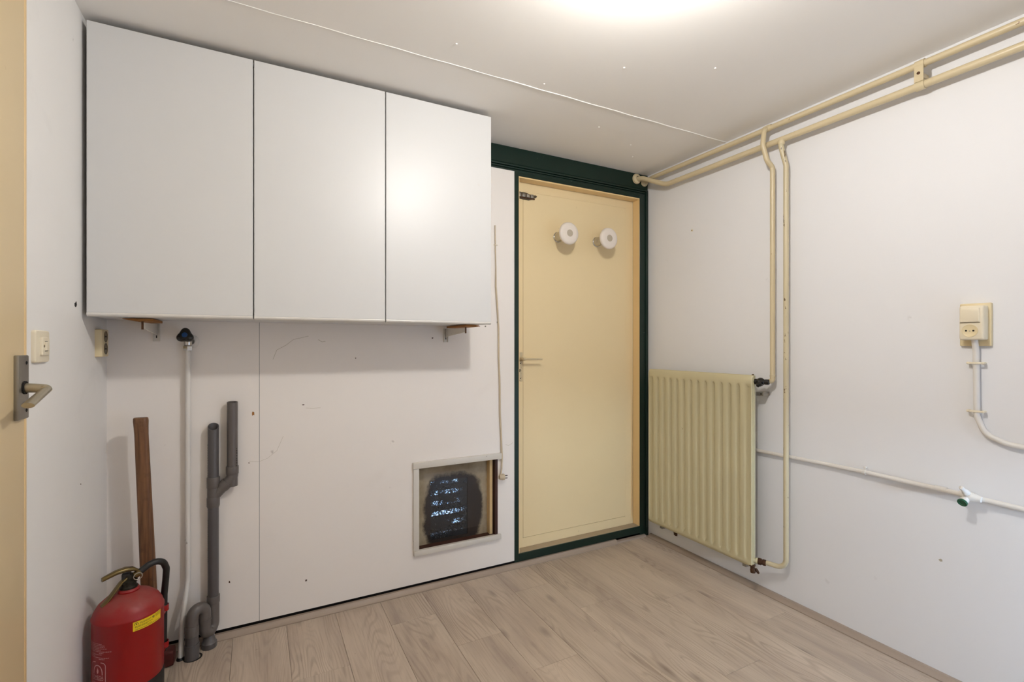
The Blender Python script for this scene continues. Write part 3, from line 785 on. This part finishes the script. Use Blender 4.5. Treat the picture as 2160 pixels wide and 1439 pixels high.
# levers point towards the left front
ld = Vector((-0.80, -0.42, 0)).normalized(); ls = Vector((-ld.y, ld.x, 0))
def lever(pts, wd, th):
    bm = bmesh.new(); prev = None
    for (u, z), w_ in zip(pts, wd):
        c = Vector((EC.x, EC.y, 0)) + ld * u + Vector((0, 0, z))
        ring = [bm.verts.new(c + ls * p + Vector((0, 0, q))) for p, q in rrect(-w_, w_, -th, th, th * 0.8, 3)]
        if prev:
            for j in range(len(ring)): bm.faces.new((prev[j], prev[(j + 1) % len(ring)], ring[(j + 1) % len(ring)], ring[j]))
        else: bm.faces.new(ring[::-1])
        prev = ring
    bm.faces.new(prev); return bm
part('squeeze_lever', lever([(-0.026, 0.424), (-0.012, 0.436), (0.008, 0.441), (0.034, 0.440), (0.058, 0.434), (0.072, 0.430)], [0.010, 0.012, 0.0125, 0.011, 0.009, 0.007], 0.0066), 'brass', vl, 40)
part('carry_handle', lever([(-0.012, 0.410), (0.008, 0.412), (0.026, 0.396), (0.048, 0.368), (0.066, 0.348), (0.074, 0.343)], [0.010, 0.0115, 0.011, 0.012, 0.0125, 0.009], 0.0055), 'brass', vl, 40)
part('lever_gap', B(EC.x - 0.018, EC.x + 0.006, EC.y - 0.012, EC.y + 0.010, 0.408, 0.428, bev=0.003), 'black', vl)
part('safety_pin_ring', T([Vector((EC.x + 0.028, EC.y - 0.018, 0.416)) + Vector((0.011 * math.cos(a), 0.004 * math.cos(a), 0.011 * math.sin(a))) for a in [2 * PI * i / 20 for i in range(21)]], 0.0014, 8), 'galv', vl)
part('hose_nut', LA([(0, 0), (0.011, 0), (0.012, 0.006), (0.012, 0.018), (0.009, 0.022), (0, 0.022)], (EC.x + 0.014, EC.y + 0.004, 0.412), (0.85, 0.3, 0.38), 12), 'brass', vl, 30)
hose = [(EC.x + 0.026, EC.y + 0.008, 0.418), (EC.x + 0.050, EC.y + 0.018, 0.434), (EC.x + 0.072, EC.y + 0.028, 0.440), (EC.x + 0.090, EC.y + 0.040, 0.428), (EC.x + 0.097, EC.y + 0.050, 0.400), (EC.x + 0.094, EC.y + 0.058, 0.36), (EC.x + 0.088, EC.y + 0.066, 0.30), (EC.x + 0.085, EC.y + 0.071, 0.10)]
part('hose', T(hose, 0.0105, 16, fil=0.03), 'black', ex, 60, 'black rubber hose')
for zc in (0.255, 0.125):
    bm = bmesh.new()
    an = math.radians(27)
    for s in (-1, 1): pass
    cx_, cy_ = EC.x + (ER + 0.006) * math.cos(an), EC.y + (ER + 0.006) * math.sin(an)
    lathe(bm, [(0.0135, -0.010), (0.0155, -0.010), (0.0155, 0.010), (0.0135, 0.010), (0.0135, -0.010)], (EC.x + 0.0865, EC.y + 0.0685, zc), (0, 0, 1), 20)
    part('hose_clip', bm, 'red', tank)
    part('clip_tab', B(cx_ - 0.010, cx_ + 0.003, cy_ - 0.010, cy_ + 0.006, zc - 0.010, zc - 0.006), 'red', tank, 0)

# print on the tank, wrapped round it
CAMA = math.atan2(cam.location.y - EC.y, cam.location.x - EC.x)      # middle of the printed side
def wrap(a_deg, z, off=0.0006):
    """a_deg counts to the right as seen from the room"""
    a = CAMA + math.radians(a_deg); r = ER + off
    return Vector((EC.x + r * math.cos(a), EC.y + r * math.sin(a), z))
def patch(a0, a1, z0, z1, off=0.0006, n=8):
    bm = bmesh.new()
    lo = [bm.verts.new(wrap(a0 + (a1 - a0) * i / n, z0, off)) for i in range(n + 1)]
    hi = [bm.verts.new(wrap(a0 + (a1 - a0) * i / n, z1, off)) for i in range(n + 1)]
    for i in range(n): bm.faces.new((lo[i], lo[i + 1], hi[i + 1], hi[i]))
    return bm
def bars(bm, a0, a1, z, h, off, seed):
    rr = random.Random(seed); a = a0
    while a < a1:
        l = rr.uniform(1.2, 3.8)
        n = 2; e = min(a + l, a1)
        lo = [bm.verts.new(wrap(a + (e - a) * i / n, z, off)) for i in range(n + 1)]
        hi = [bm.verts.new(wrap(a + (e - a) * i / n, z + h, off)) for i in range(n + 1)]
        for i in range(n): bm.faces.new((lo[i], lo[i + 1], hi[i + 1], hi[i]))
        a = e + rr.uniform(0.4, 0.9)
def text_mesh(s, size):
    cu = bpy.data.curves.new('lettering', 'FONT'); cu.body = s; cu.size = size; cu.align_x = 'CENTER'
    ob = bpy.data.objects.new('lettering_source', cu); COL.objects.link(ob)
    dg = bpy.context.evaluated_depsgraph_get(); dg.update()
    me = bpy.data.meshes.new_from_object(ob.evaluated_get(dg))
    bm = bmesh.new(); bm.from_mesh(me)
    bpy.data.objects.remove(ob, do_unlink=True); bpy.data.meshes.remove(me)
    return bm
def wrapped_text(s, size, a_mid, z, off, stretch=1.0):
    bm = text_mesh(s, size)
    for v in bm.verts: v.co = wrap(a_mid + math.degrees(v.co.x * stretch / ER), z + v.co.y, off)
    return bm
st = part('service_sticker', patch(6, 60, 0.268, 0.298, 0.0006, 14), 'yellow_sticker', tank, 0, 'yellow service sticker')
bm = bmesh.new()
for i, (a0, a1, z) in enumerate(((17, 40, 0.2905), (17, 36, 0.2875), (9, 40, 0.2815), (9, 30, 0.2785), (44, 58, 0.2930), (46, 58, 0.2895), (46, 58, 0.2860), (9, 56, 0.2715), (30, 38, 0.2750))):
    bars(bm, a0, a1, z, 0.0011, 0.0009, i)
part('sticker_print', bm, 'print', st, 0)
def arch(a_mid, z, w, h, t, off, seg=16):
    bm = bmesh.new(); o = []; i_ = []
    for k in range(seg + 1):
        a = PI * k / seg
        o.append(bm.verts.new(wrap(a_mid - math.degrees(w * math.cos(a) / ER), z + h * math.sin(a) ** 0.8, off)))
        i_.append(bm.verts.new(wrap(a_mid - math.degrees((w - t) * math.cos(a) / ER), z + (h - t) * math.sin(a) ** 0.8, off)))
    for k in range(seg): bm.faces.new((o[k], o[k + 1], i_[k + 1], i_[k]))
    return bm
def flame(a_mid, z, w, h, off):
    bm = bmesh.new()
    pts_ = [(0, 0), (0.5, 0.12), (0.8, 0.35), (0.7, 0.6), (0.25, 0.85), (0.05, 1.0), (-0.1, 0.8), (-0.55, 0.6), (-0.8, 0.35), (-0.45, 0.1)]
    bm.faces.new([bm.verts.new(wrap(a_mid + math.degrees(u * w / ER), z + v * h, off)) for u, v in pts_]); return bm
part('sticker_emblem', arch(11.5, 0.2865, 0.0055, 0.0085, 0.0012, 0.0009), 'print', st, 0)
part('sticker_flame', flame(11.5, 0.287, 0.002, 0.006, 0.0009), 'print', st, 0)
bm = bmesh.new(); bm.faces.new([bm.verts.new(wrap(41.5 + math.degrees(0.0042 * math.cos(a) / ER), 0.2895 + 0.0042 * math.sin(a), 0.0009)) for a in [2 * PI * i / 16 for i in range(16)]])
part('sticker_stamp', bm, plain('olive_stamp', (150, 128, 20), 0.5), st, 0)
bm = bmesh.new()
for i, (a0, a1) in enumerate(((-74, -44), (-74, -38), (-74, -38), (-74, -34), (-74, -46), (-74, -26), (-50, -40), (-74, -44), (-74, -60), (-74, -30), (-50, -38))):
    bars(bm, a0, a1, 0.244 - 0.0048 * i, 0.0017, 0.0007, 40 + i)
part('instruction_print', bm, 'label_pink', tank, 0)
# emblem box with the name
AM = -53.0; HWd = 17.0
bm = bmesh.new()
out2 = rrect(-HWd, HWd, 0, 0.130, 0.010, 6)
def rr2(hw, z0, z1, r, n=6):
    out = []
    ra = math.degrees(r / ER)
    for ca, cz, a0 in ((hw - ra, z1 - r, 0), (-hw + ra, z1 - r, 90), (-hw + ra, z0 + r, 180), (hw - ra, z0 + r, 270)):
        for i in range(n + 1):
            a = math.radians(a0 + 90 * i / n); out.append((ca + ra * math.cos(a), cz + r * math.sin(a)))
    return out
oo, ii = rr2(HWd, 0.088, 0.187, 0.012), rr2(HWd - 1.3, 0.0902, 0.1848, 0.0105)
ov = [bm.verts.new(wrap(AM + a, z, 0.0007)) for a, z in oo]; iv = [bm.verts.new(wrap(AM + a, z, 0.0007)) for a, z in ii]
for i in range(len(ov)): bm.faces.new((ov[i], ov[(i + 1) % len(ov)], iv[(i + 1) % len(iv)], iv[i]))
lb = part('label_outline', bm, 'label_pink', tank, 0)
part('emblem_arch', arch(AM, 0.1475, 0.0190, 0.0310, 0.0032, 0.0008), 'label_pink', lb, 0)
part('emblem_flame', flame(AM, 0.150, 0.0048, 0.020, 0.0008), 'label_pink', lb, 0)
part('lettering', wrapped_text('OMEGA', 0.0150, AM, 0.1345, 0.0008, 0.80), 'label_pink', lb, 0)
bm = bmesh.new(); bars(bm, AM - 12, AM + 12, 0.1305, 0.0020, 0.0008, 3)
for i in range(7): bars(bm, AM - 14, AM + (13, 11, 13, 6, 13, 9, 12)[i], 0.1215 - 0.0046 * i, 0.0016, 0.0008, 70 + i)
part('small_print', bm, 'label_pink', lb, 0)

# ---- light switch beside the plain door
sw = thing('light_switch', (XL, -0.634, 1.146), 'cream light switch beside the plain yellow door', 'switch')
to_l = lambda u, v, d: Vector((XL + d, u, v))
def slab(u0, u1, v0, v1, r, d0, d1, to3, mat, parent, name, soft=0.003):
    bm = bmesh.new()
    lay = [(0.0, d0), (0.0, d1 - soft * (1 if d1 > d0 else -1)), (soft * 0.4, d1 - 0.3 * soft * (1 if d1 > d0 else -1)), (soft, d1)]
    prev = None
    for ins, d in lay:
        ring = [bm.verts.new(to3(u, v, d)) for u, v in rrect(u0 + ins, u1 - ins, v0 + ins, v1 - ins, max(r - ins, 0.0008), 5)]
        if prev:
            for j in range(len(ring)): bm.faces.new((prev[j], prev[(j + 1) % len(ring)], ring[(j + 1) % len(ring)], ring[j]))
        else: bm.faces.new(ring[::-1])
        prev = ring
    bm.faces.new(prev)
    return part(name, bm, mat, parent, 40)
slab(-0.683, -0.592, 1.147, 1.229, 0.008, 0.0, 0.009, to_l, 'cream_plastic', sw, 'cover_plate')
ins = slab(-0.656, -0.607, 1.164, 1.212, 0.005, 0.008, 0.014, to_l, 'cream_plastic', sw, 'switch_insert')
slab(-0.640, -0.618, 1.177, 1.200, 0.002, 0.013, 0.0165, to_l, 'cream_plastic', ins, 'toggle', 0.002)
part('toggle_gap', B(XL + 0.0138, XL + 0.0144, -0.642, -0.624, 1.2003, 1.2015), 'dark', ins, 0)
part('toggle_gap', B(XL + 0.0138, XL + 0.0144, -0.642, -0.624, 1.1755, 1.1767), 'dark', ins, 0)
part('finger_mark', LA([(0.0035, 0), (0.0035, 0.0006), (0, 0.0006)], (XL + 0.0139, -0.6445, 1.189), (1, 0, 0), 12), 'socket_dark', ins)

# ---- double wall socket in the corner
ds = thing('wall_socket', (XL, -0.10, 1.150), 'aged cream double wall socket in the corner under the cabinet', 'socket')
slab(-0.150, -0.066, 1.150, 1.246, 0.004, 0.0, 0.0195, to_l, 'cream_dark', ds, 'socket_box')
for zc in (1.221, 1.178):
    sf = part('socket_well', LA([(0.0195, 0.0), (0.0205, 0.0015), (0.0185, 0.0015), (0.0180, 0.0004), (0, 0.0004)], (XL + 0.0195, -0.104, zc), (1, 0, 0), 24), 'socket_dark', ds)
    for dy in (-0.008, 0.008):
        part('contact_hole', LA([(0.0028, 0.0), (0.0028, 0.0014), (0, 0.0014)], (XL + 0.0195, -0.104 + dy, zc), (1, 0, 0), 10), 'dark', sf)

# ---- hatch with soot-blackened grille
vt = thing('vent_hatch', (-1.26, 0.0, 0.17), 'open wall hatch with soot-blackened grille framed by white battens', 'vent')
part('batten', B(-1.505, -1.030, -0.016, 0.0, 0.592, 0.622, bev=0.002), 'steel_white', vt, 30)
part('batten', B(-1.503, -1.475, -0.013, 0.0, 0.196, 0.5915, bev=0.002), 'steel_white', vt, 30)
part('batten', B(-1.500, -1.032, -0.016, 0.0, 0.170, 0.1955, bev=0.002), 'steel_white', vt, 30)
bm = bmesh.new()
ring_board(bm, VX0 - 0.01, VX1 + 0.012, VZ0 - 0.006, VZ1 + 0.012, -1.396, -1.196, 0.205, 0.500, 0.055, 0.066)
part('cement_board', bm, 'soot', vt, 0, 'stained cement board with a black sooty patch')
part('reveal', B(VX0 - 0.012, VX0, 0.014, 0.055, VZ0 - 0.006, VZ1 + 0.01), 'sill', vt, 0)
part('reveal', B(VX0, VX1 + 0.02, 0.014, 0.055, VZ1, VZ1 + 0.012), 'sill', vt, 0)
part('reveal', B(VX0, VX1 + 0.02, 0.014, 0.055, VZ0 - 0.007, VZ0), 'brownwood', vt, 0)
part('edge_batten', B(-1.0600, -1.0460, 0.001, 0.055, VZ0 + 0.001, VZ1 - 0.001), 'brownwood', vt, 0)
part('edge_batten', B(-1.0830, -1.0665, 0.022, 0.055, VZ0 + 0.002, VZ1 - 0.002), 'palewood', vt, 0)
part('film', B(-1.396, -1.196, 0.0600, 0.0602, 0.205, 0.500), 'film', vt, 0, 'grimy black film with pinholes')
part('plastic_sheet', B(-1.430, -1.092, 0.0498, 0.0508, 0.235, 0.545), 'sheet', vt, 0, 'clear plastic sheet')
for k in range(6):
    zc = 0.222 + 0.0535 * k
    bm = bmesh.new()
    prism(bm, [(0.080, zc + 0.037), (0.083, zc + 0.039), (0.118, zc - 0.002), (0.115, zc - 0.004)], lambda u, v, d: Vector((d, u, v)), HX0, HX1)
    part('louvre', bm, 'brownwood' if k % 2 else 'dark', vt, 0)
part('grille_bar', B(-1.3475, -1.3415, 0.072, 0.080, HZ0, HZ1), 'dark', vt, 0)

# ---- beige cord with plug
cd = thing('power_cord', (-1.027, -0.01, 0.49), 'beige flex with a plug hanging beside the dark green frame', 'cord')
cp = [(-1.064, -0.005, 1.818), (-1.063, -0.006, 1.70), (-1.060, -0.007, 1.60), (-1.060, -0.006, 1.50), (-1.052, -0.006, 1.40), (-1.044, -0.006, 1.28), (-1.043, -0.006, 1.12), (-1.037, -0.006, 0.98), (-1.036, -0.006, 0.84), (-1.029, -0.007, 0.70), (-1.026, -0.011, 0.60), (-1.032, -0.017, 0.54), (-1.038, -0.018, 0.508)]
part('flex', T(cp, [0.0030] * 3 + [0.0046] * 10, 12, fil=0), 'cord', cd, 60)
bm = bmesh.new(); lathe(bm, [(0, 0), (0.011, 0), (0.0135, 0.004), (0.0145, 0.012), (0.0165, 0.016), (0.0165, 0.026), (0.015, 0.028), (0, 0.028)], (-1.047, -0.020, 0.498), (1, -0.12, -0.02), 18)
pg = part('plug', bm, 'cord', cd, 30)
for dz in (-0.0065, 0.0065):
    part('plug_pin', T([(-1.021, -0.023, 0.4975 + dz), (-1.002, -0.0255, 0.497 + dz)], 0.0022, 10), 'rust', pg)
part('cable_staple', T([(-1.070, 0.0, 1.716), (-1.070, -0.011, 1.716), (-1.052, -0.011, 1.716), (-1.052, 0.0, 1.716)], 0.0016, 8, fil=0.003), 'cream_plastic', cd)

# ---- radiator
RX = -0.100; RY0, RY1, RZ0, RZ1 = -0.797, -0.110, 0.136, 1.046
rd = thing('radiator', (-0.07, -0.45, RZ0), 'beige ribbed panel radiator on the wall beside the yellow door', 'radiator')
bm = bmesh.new()
NR = 13; ny = NR * 10; m0 = 0.028; zrows = [RZ0, RZ0 + 0.012, RZ0 + 0.020, RZ0 + 0.034, RZ0 + 0.046, RZ1 - 0.054, RZ1 - 0.042, RZ1 - 0.034, RZ1 - 0.012, RZ1]
amp = [0, 0, 0, 0, 1, 1, 0, 0, 0, 0]
lipx = [0.010, 0.0, 0, 0, 0, 0, 0, 0, 0, 0.010]
ys = [RY0, RY0 + 0.004, RY0 + m0] + [RY0 + m0 + (RY1 - RY0 - 2 * m0) * i / ny for i in range(1, ny)] + [RY1 - m0, RY1 - 0.004, RY1]
grid = []
for z, a, lp in zip(zrows, amp, lipx):
    row = []
    for y in ys:
        t = (y - RY0 - m0) / (RY1 - RY0 - 2 * m0)
        if 0 <= t <= 1:
            ph = (t * NR) % 1.0
            dpt = 0.0125 * a * (max(0.0, 1 - (abs(ph - 0.5) / 0.47) ** 3.4) if abs(ph - 0.5) < 0.47 else 0.0)
            xx = RX + 0.0125 * a - dpt + lp if a else RX + lp
        else:
            e = min(y - RY0, RY1 - y); xx = RX + lp + (0.004 if e < 0.002 else 0.0)
        row.append(bm.verts.new((xx, y, z)))
    grid.append(row)
for i in range(len(grid) - 1):
    for j in range(len(ys) - 1): bm.faces.new((grid[i][j], grid[i][j + 1], grid[i + 1][j + 1], grid[i + 1][j]))
# back sheet and edges
bk = -0.074
def strip(line):
    lo = [bm.verts.new((bk, v.co.y, v.co.z)) for v in line]
    for j in range(len(line) - 1): bm.faces.new((line[j], line[j + 1], lo[j + 1], lo[j]))
    return lo
b0 = strip(grid[0]); b1 = strip(grid[-1])
strip([r[0] for r in grid]); strip([r[-1] for r in grid])
for j in range(len(ys) - 1): bm.faces.new((b0[j], b0[j + 1], b1[j + 1], b1[j]))
part('panel', bm, 'radiator', rd, 40)
part('end_seam', B(-0.0895, -0.0845, RY0 - 0.002, RY0 + 0.002, RZ0 + 0.004, RZ1 - 0.004, bev=0.001, seg=1), 'radiator', rd, 30)
part('top_seam', B(-0.0895, -0.0845, RY0, RY1, RZ1 - 0.001, RZ1 + 0.002), 'radiator', rd, 0)
part('bleed_valve', LA([(0, 0), (0.005, 0), (0.005, 0.008), (0, 0.008)], (-0.075, RY0 + 0.012, RZ1 - 0.002), (0, 0, 1), 8), 'rust', rd)
bm = bmesh.new()
lathe(bm, [(0, 0), (0.012, 0), (0.014, 0.004), (0.014, 0.014), (0.017, 0.018), (0.020, 0.024), (0.020, 0.034), (0.015, 0.040), (0.012, 0.044), (0.013, 0.050), (0.013, 0.062), (0.010, 0.066), (0, 0.066)], (-0.078, RY0 + 0.004, 1.017), (0.45, -1, 0.0), 14)
vv = part('supply_valve', bm, 'black_gloss', rd, 30, 'black painted supply valve')
part('valve_spindle', LA([(0, 0), (0.013, 0.0), (0.015, 0.01), (0.013, 0.022), (0.008, 0.026), (0.008, 0.034), (0, 0.036)], (-0.070, RY0 - 0.024, 1.017), (-0.75, -0.15, -0.45), 10), 'black_gloss', vv, 30)
ub = part('wall_bracket', B(-0.074, -0.0005, RY0 + 0.006, RY0 + 0.010, 0.948, 0.966), 'galv', rd, 0)
part('bracket_tab', B(-0.045, -0.0008, RY0 - 0.022, RY0 + 0.008, 0.948, 0.9665, bev=0.002), 'galv', ub)
part('bracket_hole', B(-0.0462, -0.0448, RY0 - 0.012, RY0 - 0.006, 0.955, 0.960), 'dark', ub, 0)
part('wall_bracket', B(-0.074, -0.0005, RY0 + 0.05, RY0 + 0.07, 0.115, 0.150), 'galv', rd, 0)
part('wall_bracket', B(-0.074, -0.0005, RY1 - 0.09, RY1 - 0.07, 0.115, 0.150), 'galv', rd, 0)
part('return_union', LA([(0, 0), (0.012, 0), (0.012, 0.012), (0.014, 0.014), (0.014, 0.022), (0, 0.022)], (-0.082, RY0 + 0.006, 0.168), (0.5, -1, 0.05), 14), 'radiator', rd, 30)
part('union_nut', LA([(0, 0), (0.015, 0), (0.0165, 0.003), (0.0165, 0.013), (0.013, 0.015), (0.013, 0.020), (0.015, 0.022), (0.015, 0.032), (0.011, 0.034), (0, 0.034)], (-0.0725, RY0 - 0.013, 0.169), (0.42, -1, 0.0), 8), 'rust', rd, 25, 'rusty brass union')
dc = part('drain_cock', LA([(0, 0), (0.013, 0), (0.014, 0.008), (0.010, 0.012), (0.010, 0.022), (0.012, 0.026), (0.011, 0.040), (0, 0.042)], (-0.086, RY0 + 0.008, 0.150), (0, -0.1, -1), 10), 'rust', rd, 30, 'rusty drain cock')
part('drain_key', LA([(0, 0), (0.006, 0.004), (0.007, 0.012), (0.005, 0.026), (0, 0.028)], (-0.078, RY0 - 0.002, 0.132), (0.35, -0.6, -1), 10), 'rust', dc, 30)

# ---- heating pipes
up = thing('heating_pipe', (-0.05, -1.0, 2.2), 'upper cream heating pipe with a drop bowing over the lower pipe', 'pipe')
ZU, ZLo = 2.2045, 2.129
part('pipe_run', T([(-0.036, -0.001, 2.2035), (-0.052, -0.10, ZU), (-0.052, YF + 0.001, ZU - 0.004)], 0.0122, 18, fil=[0, 0.08, 0]), 'pipe', up, 60)
part('escutcheon', LA([(0.012, 0.004), (0.0250, 0.004), (0.0270, 0.009), (0.0245, 0.016), (0.0155, 0.020), (0.012, 0.020)], (-0.036, 0.0, 2.2035), (0, -1, 0), 24), 'pipe', up)
part('drop_pipe', T([(-0.052, -0.845, ZU), (-0.080, -0.846, 2.188), (-0.090, -0.846, 2.120), (-0.070, -0.853, 2.050), (-0.040, -0.861, 2.020), (-0.040, -0.861, 1.024), (-0.046, -0.836, 1.017)], 0.0112, 18, fil=[0, 0.022, 0.05, 0.04, 0.03, 0.012, 0]), 'pipe', up, 60)
part('tee_weld', LA([(0.0125, -0.022), (0.0150, -0.012), (0.0155, 0), (0.0150, 0.012), (0.0125, 0.022)], (-0.053, -0.845, ZU), (0, 1, 0), 20), 'pipe', up)
part('elbow', LA([(0.0112, 0), (0.0128, 0.001), (0.0128, 0.005), (0.0112, 0.006)], (-0.040, -0.861, 1.043), (0, 0, 1), 20), 'pipe', up)
lo = thing('heating_pipe', (-0.05, -1.0, 2.13), 'lower cream heating pipe with a worn straight drop to the radiator foot', 'pipe')
part('pipe_run', T([(-0.099, -0.001, 2.214), (-0.093, -0.055, 2.205), (-0.050, -0.205, 2.130), (-0.050, YF + 0.001, ZLo - 0.004)], 0.0138, 20, fil=[0, 0.03, 0.11, 0]), 'pipe', lo, 60)
part('escutcheon', LA([(0.013, 0.004), (0.0290, 0.004), (0.0315, 0.009), (0.0285, 0.017), (0.018, 0.021), (0.0135, 0.022)], (-0.099, 0.0, 2.214), (0, -1, 0), 24), 'pipe', lo)
part('drop_pipe', T([(-0.052, -0.913, ZLo), (-0.058, -0.913, 2.100), (-0.050, -0.918, 2.060), (-0.040, -0.926, 2.010), (-0.040, -0.926, 0.172), (-0.056, -0.842, 0.1705)], 0.0112, 18, fil=[0, 0.02, 0.03, 0.03, 0.042, 0]), 'pipe_worn', lo, 60)
part('tee_weld', LA([(0.0135, 0.0), (0.0150, 0.004), (0.0145, 0.018), (0.0112, 0.024)], (-0.054, -0.913, ZLo - 0.004), (0, 0, -1), 20), 'pipe', lo)

cl = thing('pipe_clamp', (-0.05, -1.436, 2.115), 'double cream pipe clamp joining both heating pipes', 'clamp')
part('clamp_band', LA([(0.0123, -0.014), (0.0155, -0.014), (0.0155, 0.014), (0.0123, 0.014)], (-0.052, -1.436, ZU - 0.0014), (0, 1, 0), 24), 'pipe', cl)
part('clamp_band', LA([(0.0139, -0.014), (0.0170, -0.014), (0.0170, 0.014), (0.0139, 0.014)], (-0.050, -1.436, ZLo - 0.0016), (0, 1, 0), 24), 'pipe', cl)
part('clamp_plate', B(-0.0665, -0.063, -1.450, -1.422, 2.138, 2.195, bev=0.001, seg=1), 'pipe', cl, 0)
part('clamp_screw', LA([(0, 0), (0.005, 0), (0.005, 0.003), (0.002, 0.004), (0, 0.004)], (-0.0663, -1.436, 2.168), (-1, 0, 0), 12), 'rust', cl)
part('clamp_stem', B(-0.063, -0.0005, -1.440, -1.432, 2.158, 2.174), 'pipe', cl, 0)

# ---- switch and socket on the pipe wall
ss = thing('switch_socket', (0.0, -1.575, 1.187), 'cream surface switch and socket box on a cream wall plate', 'socket')
to_r = lambda u, v, d: Vector((-d, u, v))
slab(-1.6135, -1.532, 1.188, 1.333, 0.003, 0.0, 0.012, to_r, 'cream_dark', ss, 'back_plate', 0.002)
slab(-1.606, -1.541, 1.2085, 1.3235, 0.006, 0.011, 0.045, to_r, 'cream_plastic', ss, 'socket_box', 0.006)
slab(-1.596, -1.5445, 1.268, 1.3165, 0.004, 0.044, 0.0485, to_r, 'cream_plastic', ss, 'rocker', 0.003)
part('rocker_gap', B(-0.0458, -0.0452, -1.5965, -1.544, 1.2655, 1.2678), 'socket_dark', ss, 0)
wl = part('socket_well', LA([(0.0215, -0.001), (0.0213, 0.0010), (0.0203, 0.0012), (0.0197, 0.0006), (0.0190, 0.0002), (0, 0.0002)], (-0.0452, -1.5700, 1.2395), (-1, 0, 0), 32), 'cream_dark', ss)
for dy in (-0.0095, 0.0095):
    part('contact_hole', LA([(0.0027, 0), (0.0027, 0.0012), (0, 0.0012)], (-0.0452, -1.570 + dy, 1.2395), (-1, 0, 0), 12), 'dark', wl)
part('centre_screw', LA([(0.0022, 0), (0.0022, 0.001), (0, 0.001)], (-0.0452, -1.570, 1.2385), (-1, 0, 0), 10), 'knob_cap', wl)
wc = thing('white_cable', (-0.012, -1.575, 0.86), 'white cable curving down the wall below the cream socket', 'cable')
part('cable_run', T([(-0.020, -1.5735, 1.212), (-0.011, -1.575, 1.170), (-0.011, -1.577, 0.950), (-0.011, -1.598, 0.893), (-0.011, -1.655, 0.868), (-0.011, -1.90, 0.858), (-0.011, YF + 0.001, 0.858)], 0.0088, 16, fil=[0, 0.03, 0.06, 0.05, 0.07, 0.1, 0]), 'whitepipe', wc, 60)
for zc in (1.130, 0.967):
    cs = part('cable_clip', B(-0.0215, -0.0185, -1.592, -1.559, zc - 0.0035, zc + 0.0035, bev=0.0012), 'cream_plastic', wc)
    for yy in (-1.595, -1.556):
        part('clip_nail', LA([(0.004, 0), (0.004, 0.012), (0.0045, 0.013), (0.0045, 0.019), (0.002, 0.0215), (0, 0.0215)], (0, yy, zc), (-1, 0, 0), 10), 'cream_plastic', cs)

# ---- white water pipe along the radiator wall, with a tap
wp = thing('water_pipe', (-0.016, -1.2, 0.67), 'white water pipe running low along the wall past the radiator', 'pipe')
part('pipe_run', T([(-0.0125, -0.12, 0.672), (-0.0125, -0.75, 0.677), (-0.0125, -1.10, 0.681), (-0.018, -1.25, 0.683), (-0.020, -1.53, 0.677), (-0.030, -1.556, 0.677)], 0.0085, 16, fil=0.03), 'whitepipe', wp, 60)
part('pipe_run', T([(-0.030, -1.562, 0.678), (-0.020, -1.60, 0.674), (-0.018, -1.70, 0.670), (-0.018, YF + 0.001, 0.672)], 0.0085, 16, fil=0.03), 'whitepipe', wp, 60)
cs = part('pipe_clip', LA([(0.0086, -0.006), (0.0108, -0.006), (0.0108, 0.006), (0.0086, 0.006)], (-0.018, -1.237, 0.683), (0, 1, 0), 18), 'whitepipe', wp)
part('clip_nail', LA([(0.003, 0), (0.003, 0.012), (0.005, 0.013), (0.005, 0.017), (0, 0.018)], (0.0, -1.237, 0.700), (-1, 0, 0), 10), 'whitepipe', cs)
part('pipe_joint', LA([(0.0085, -0.018), (0.0105, -0.016), (0.0105, 0.016), (0.0085, 0.018)], (-0.0185, -1.482, 0.679), (0, 1, 0.03), 18), 'whitepipe', wp)
tp = thing('stop_valve', (-0.04, -1.56, 0.66), 'small white painted stop valve with a green end cap', 'valve')
part('valve_body', LA([(0, -0.030), (0.0095, -0.030), (0.0115, -0.022), (0.013, -0.016), (0.016, -0.010), (0.017, 0), (0.016, 0.010), (0.013, 0.016), (0.0115, 0.024), (0.0095, 0.030), (0, 0.030)], (-0.030, -1.566, 0.678), (0.06, 1, 0.10), 16), 'whitepipe', tp, 50)
part('bonnet', LA([(0, 0), (0.0125, 0.0), (0.013, 0.010), (0.010, 0.016), (0.011, 0.022), (0.008, 0.034), (0.0055, 0.044), (0.007, 0.048), (0.006, 0.054), (0, 0.056)], (-0.028, -1.562, 0.680), (-0.75, 0.10, 0.55), 14), 'whitepipe', tp, 40)
nz = part('drain_nozzle', LA([(0, 0), (0.011, 0), (0.012, 0.010), (0.010, 0.016), (0.0125, 0.020), (0.0125, 0.032), (0, 0.032)], (-0.030, -1.560, 0.676), (-0.75, 0.10, -0.42), 16), 'whitepipe', tp, 40)
part('end_cap', LA([(0, 0.031), (0.0135, 0.031), (0.0145, 0.035), (0.0135, 0.038), (0.009, 0.0375), (0.008, 0.036), (0, 0.036)], (-0.030, -1.560, 0.676), (-0.75, 0.10, -0.42), 20), 'greenknob', nz, 40, 'dark green end cap')
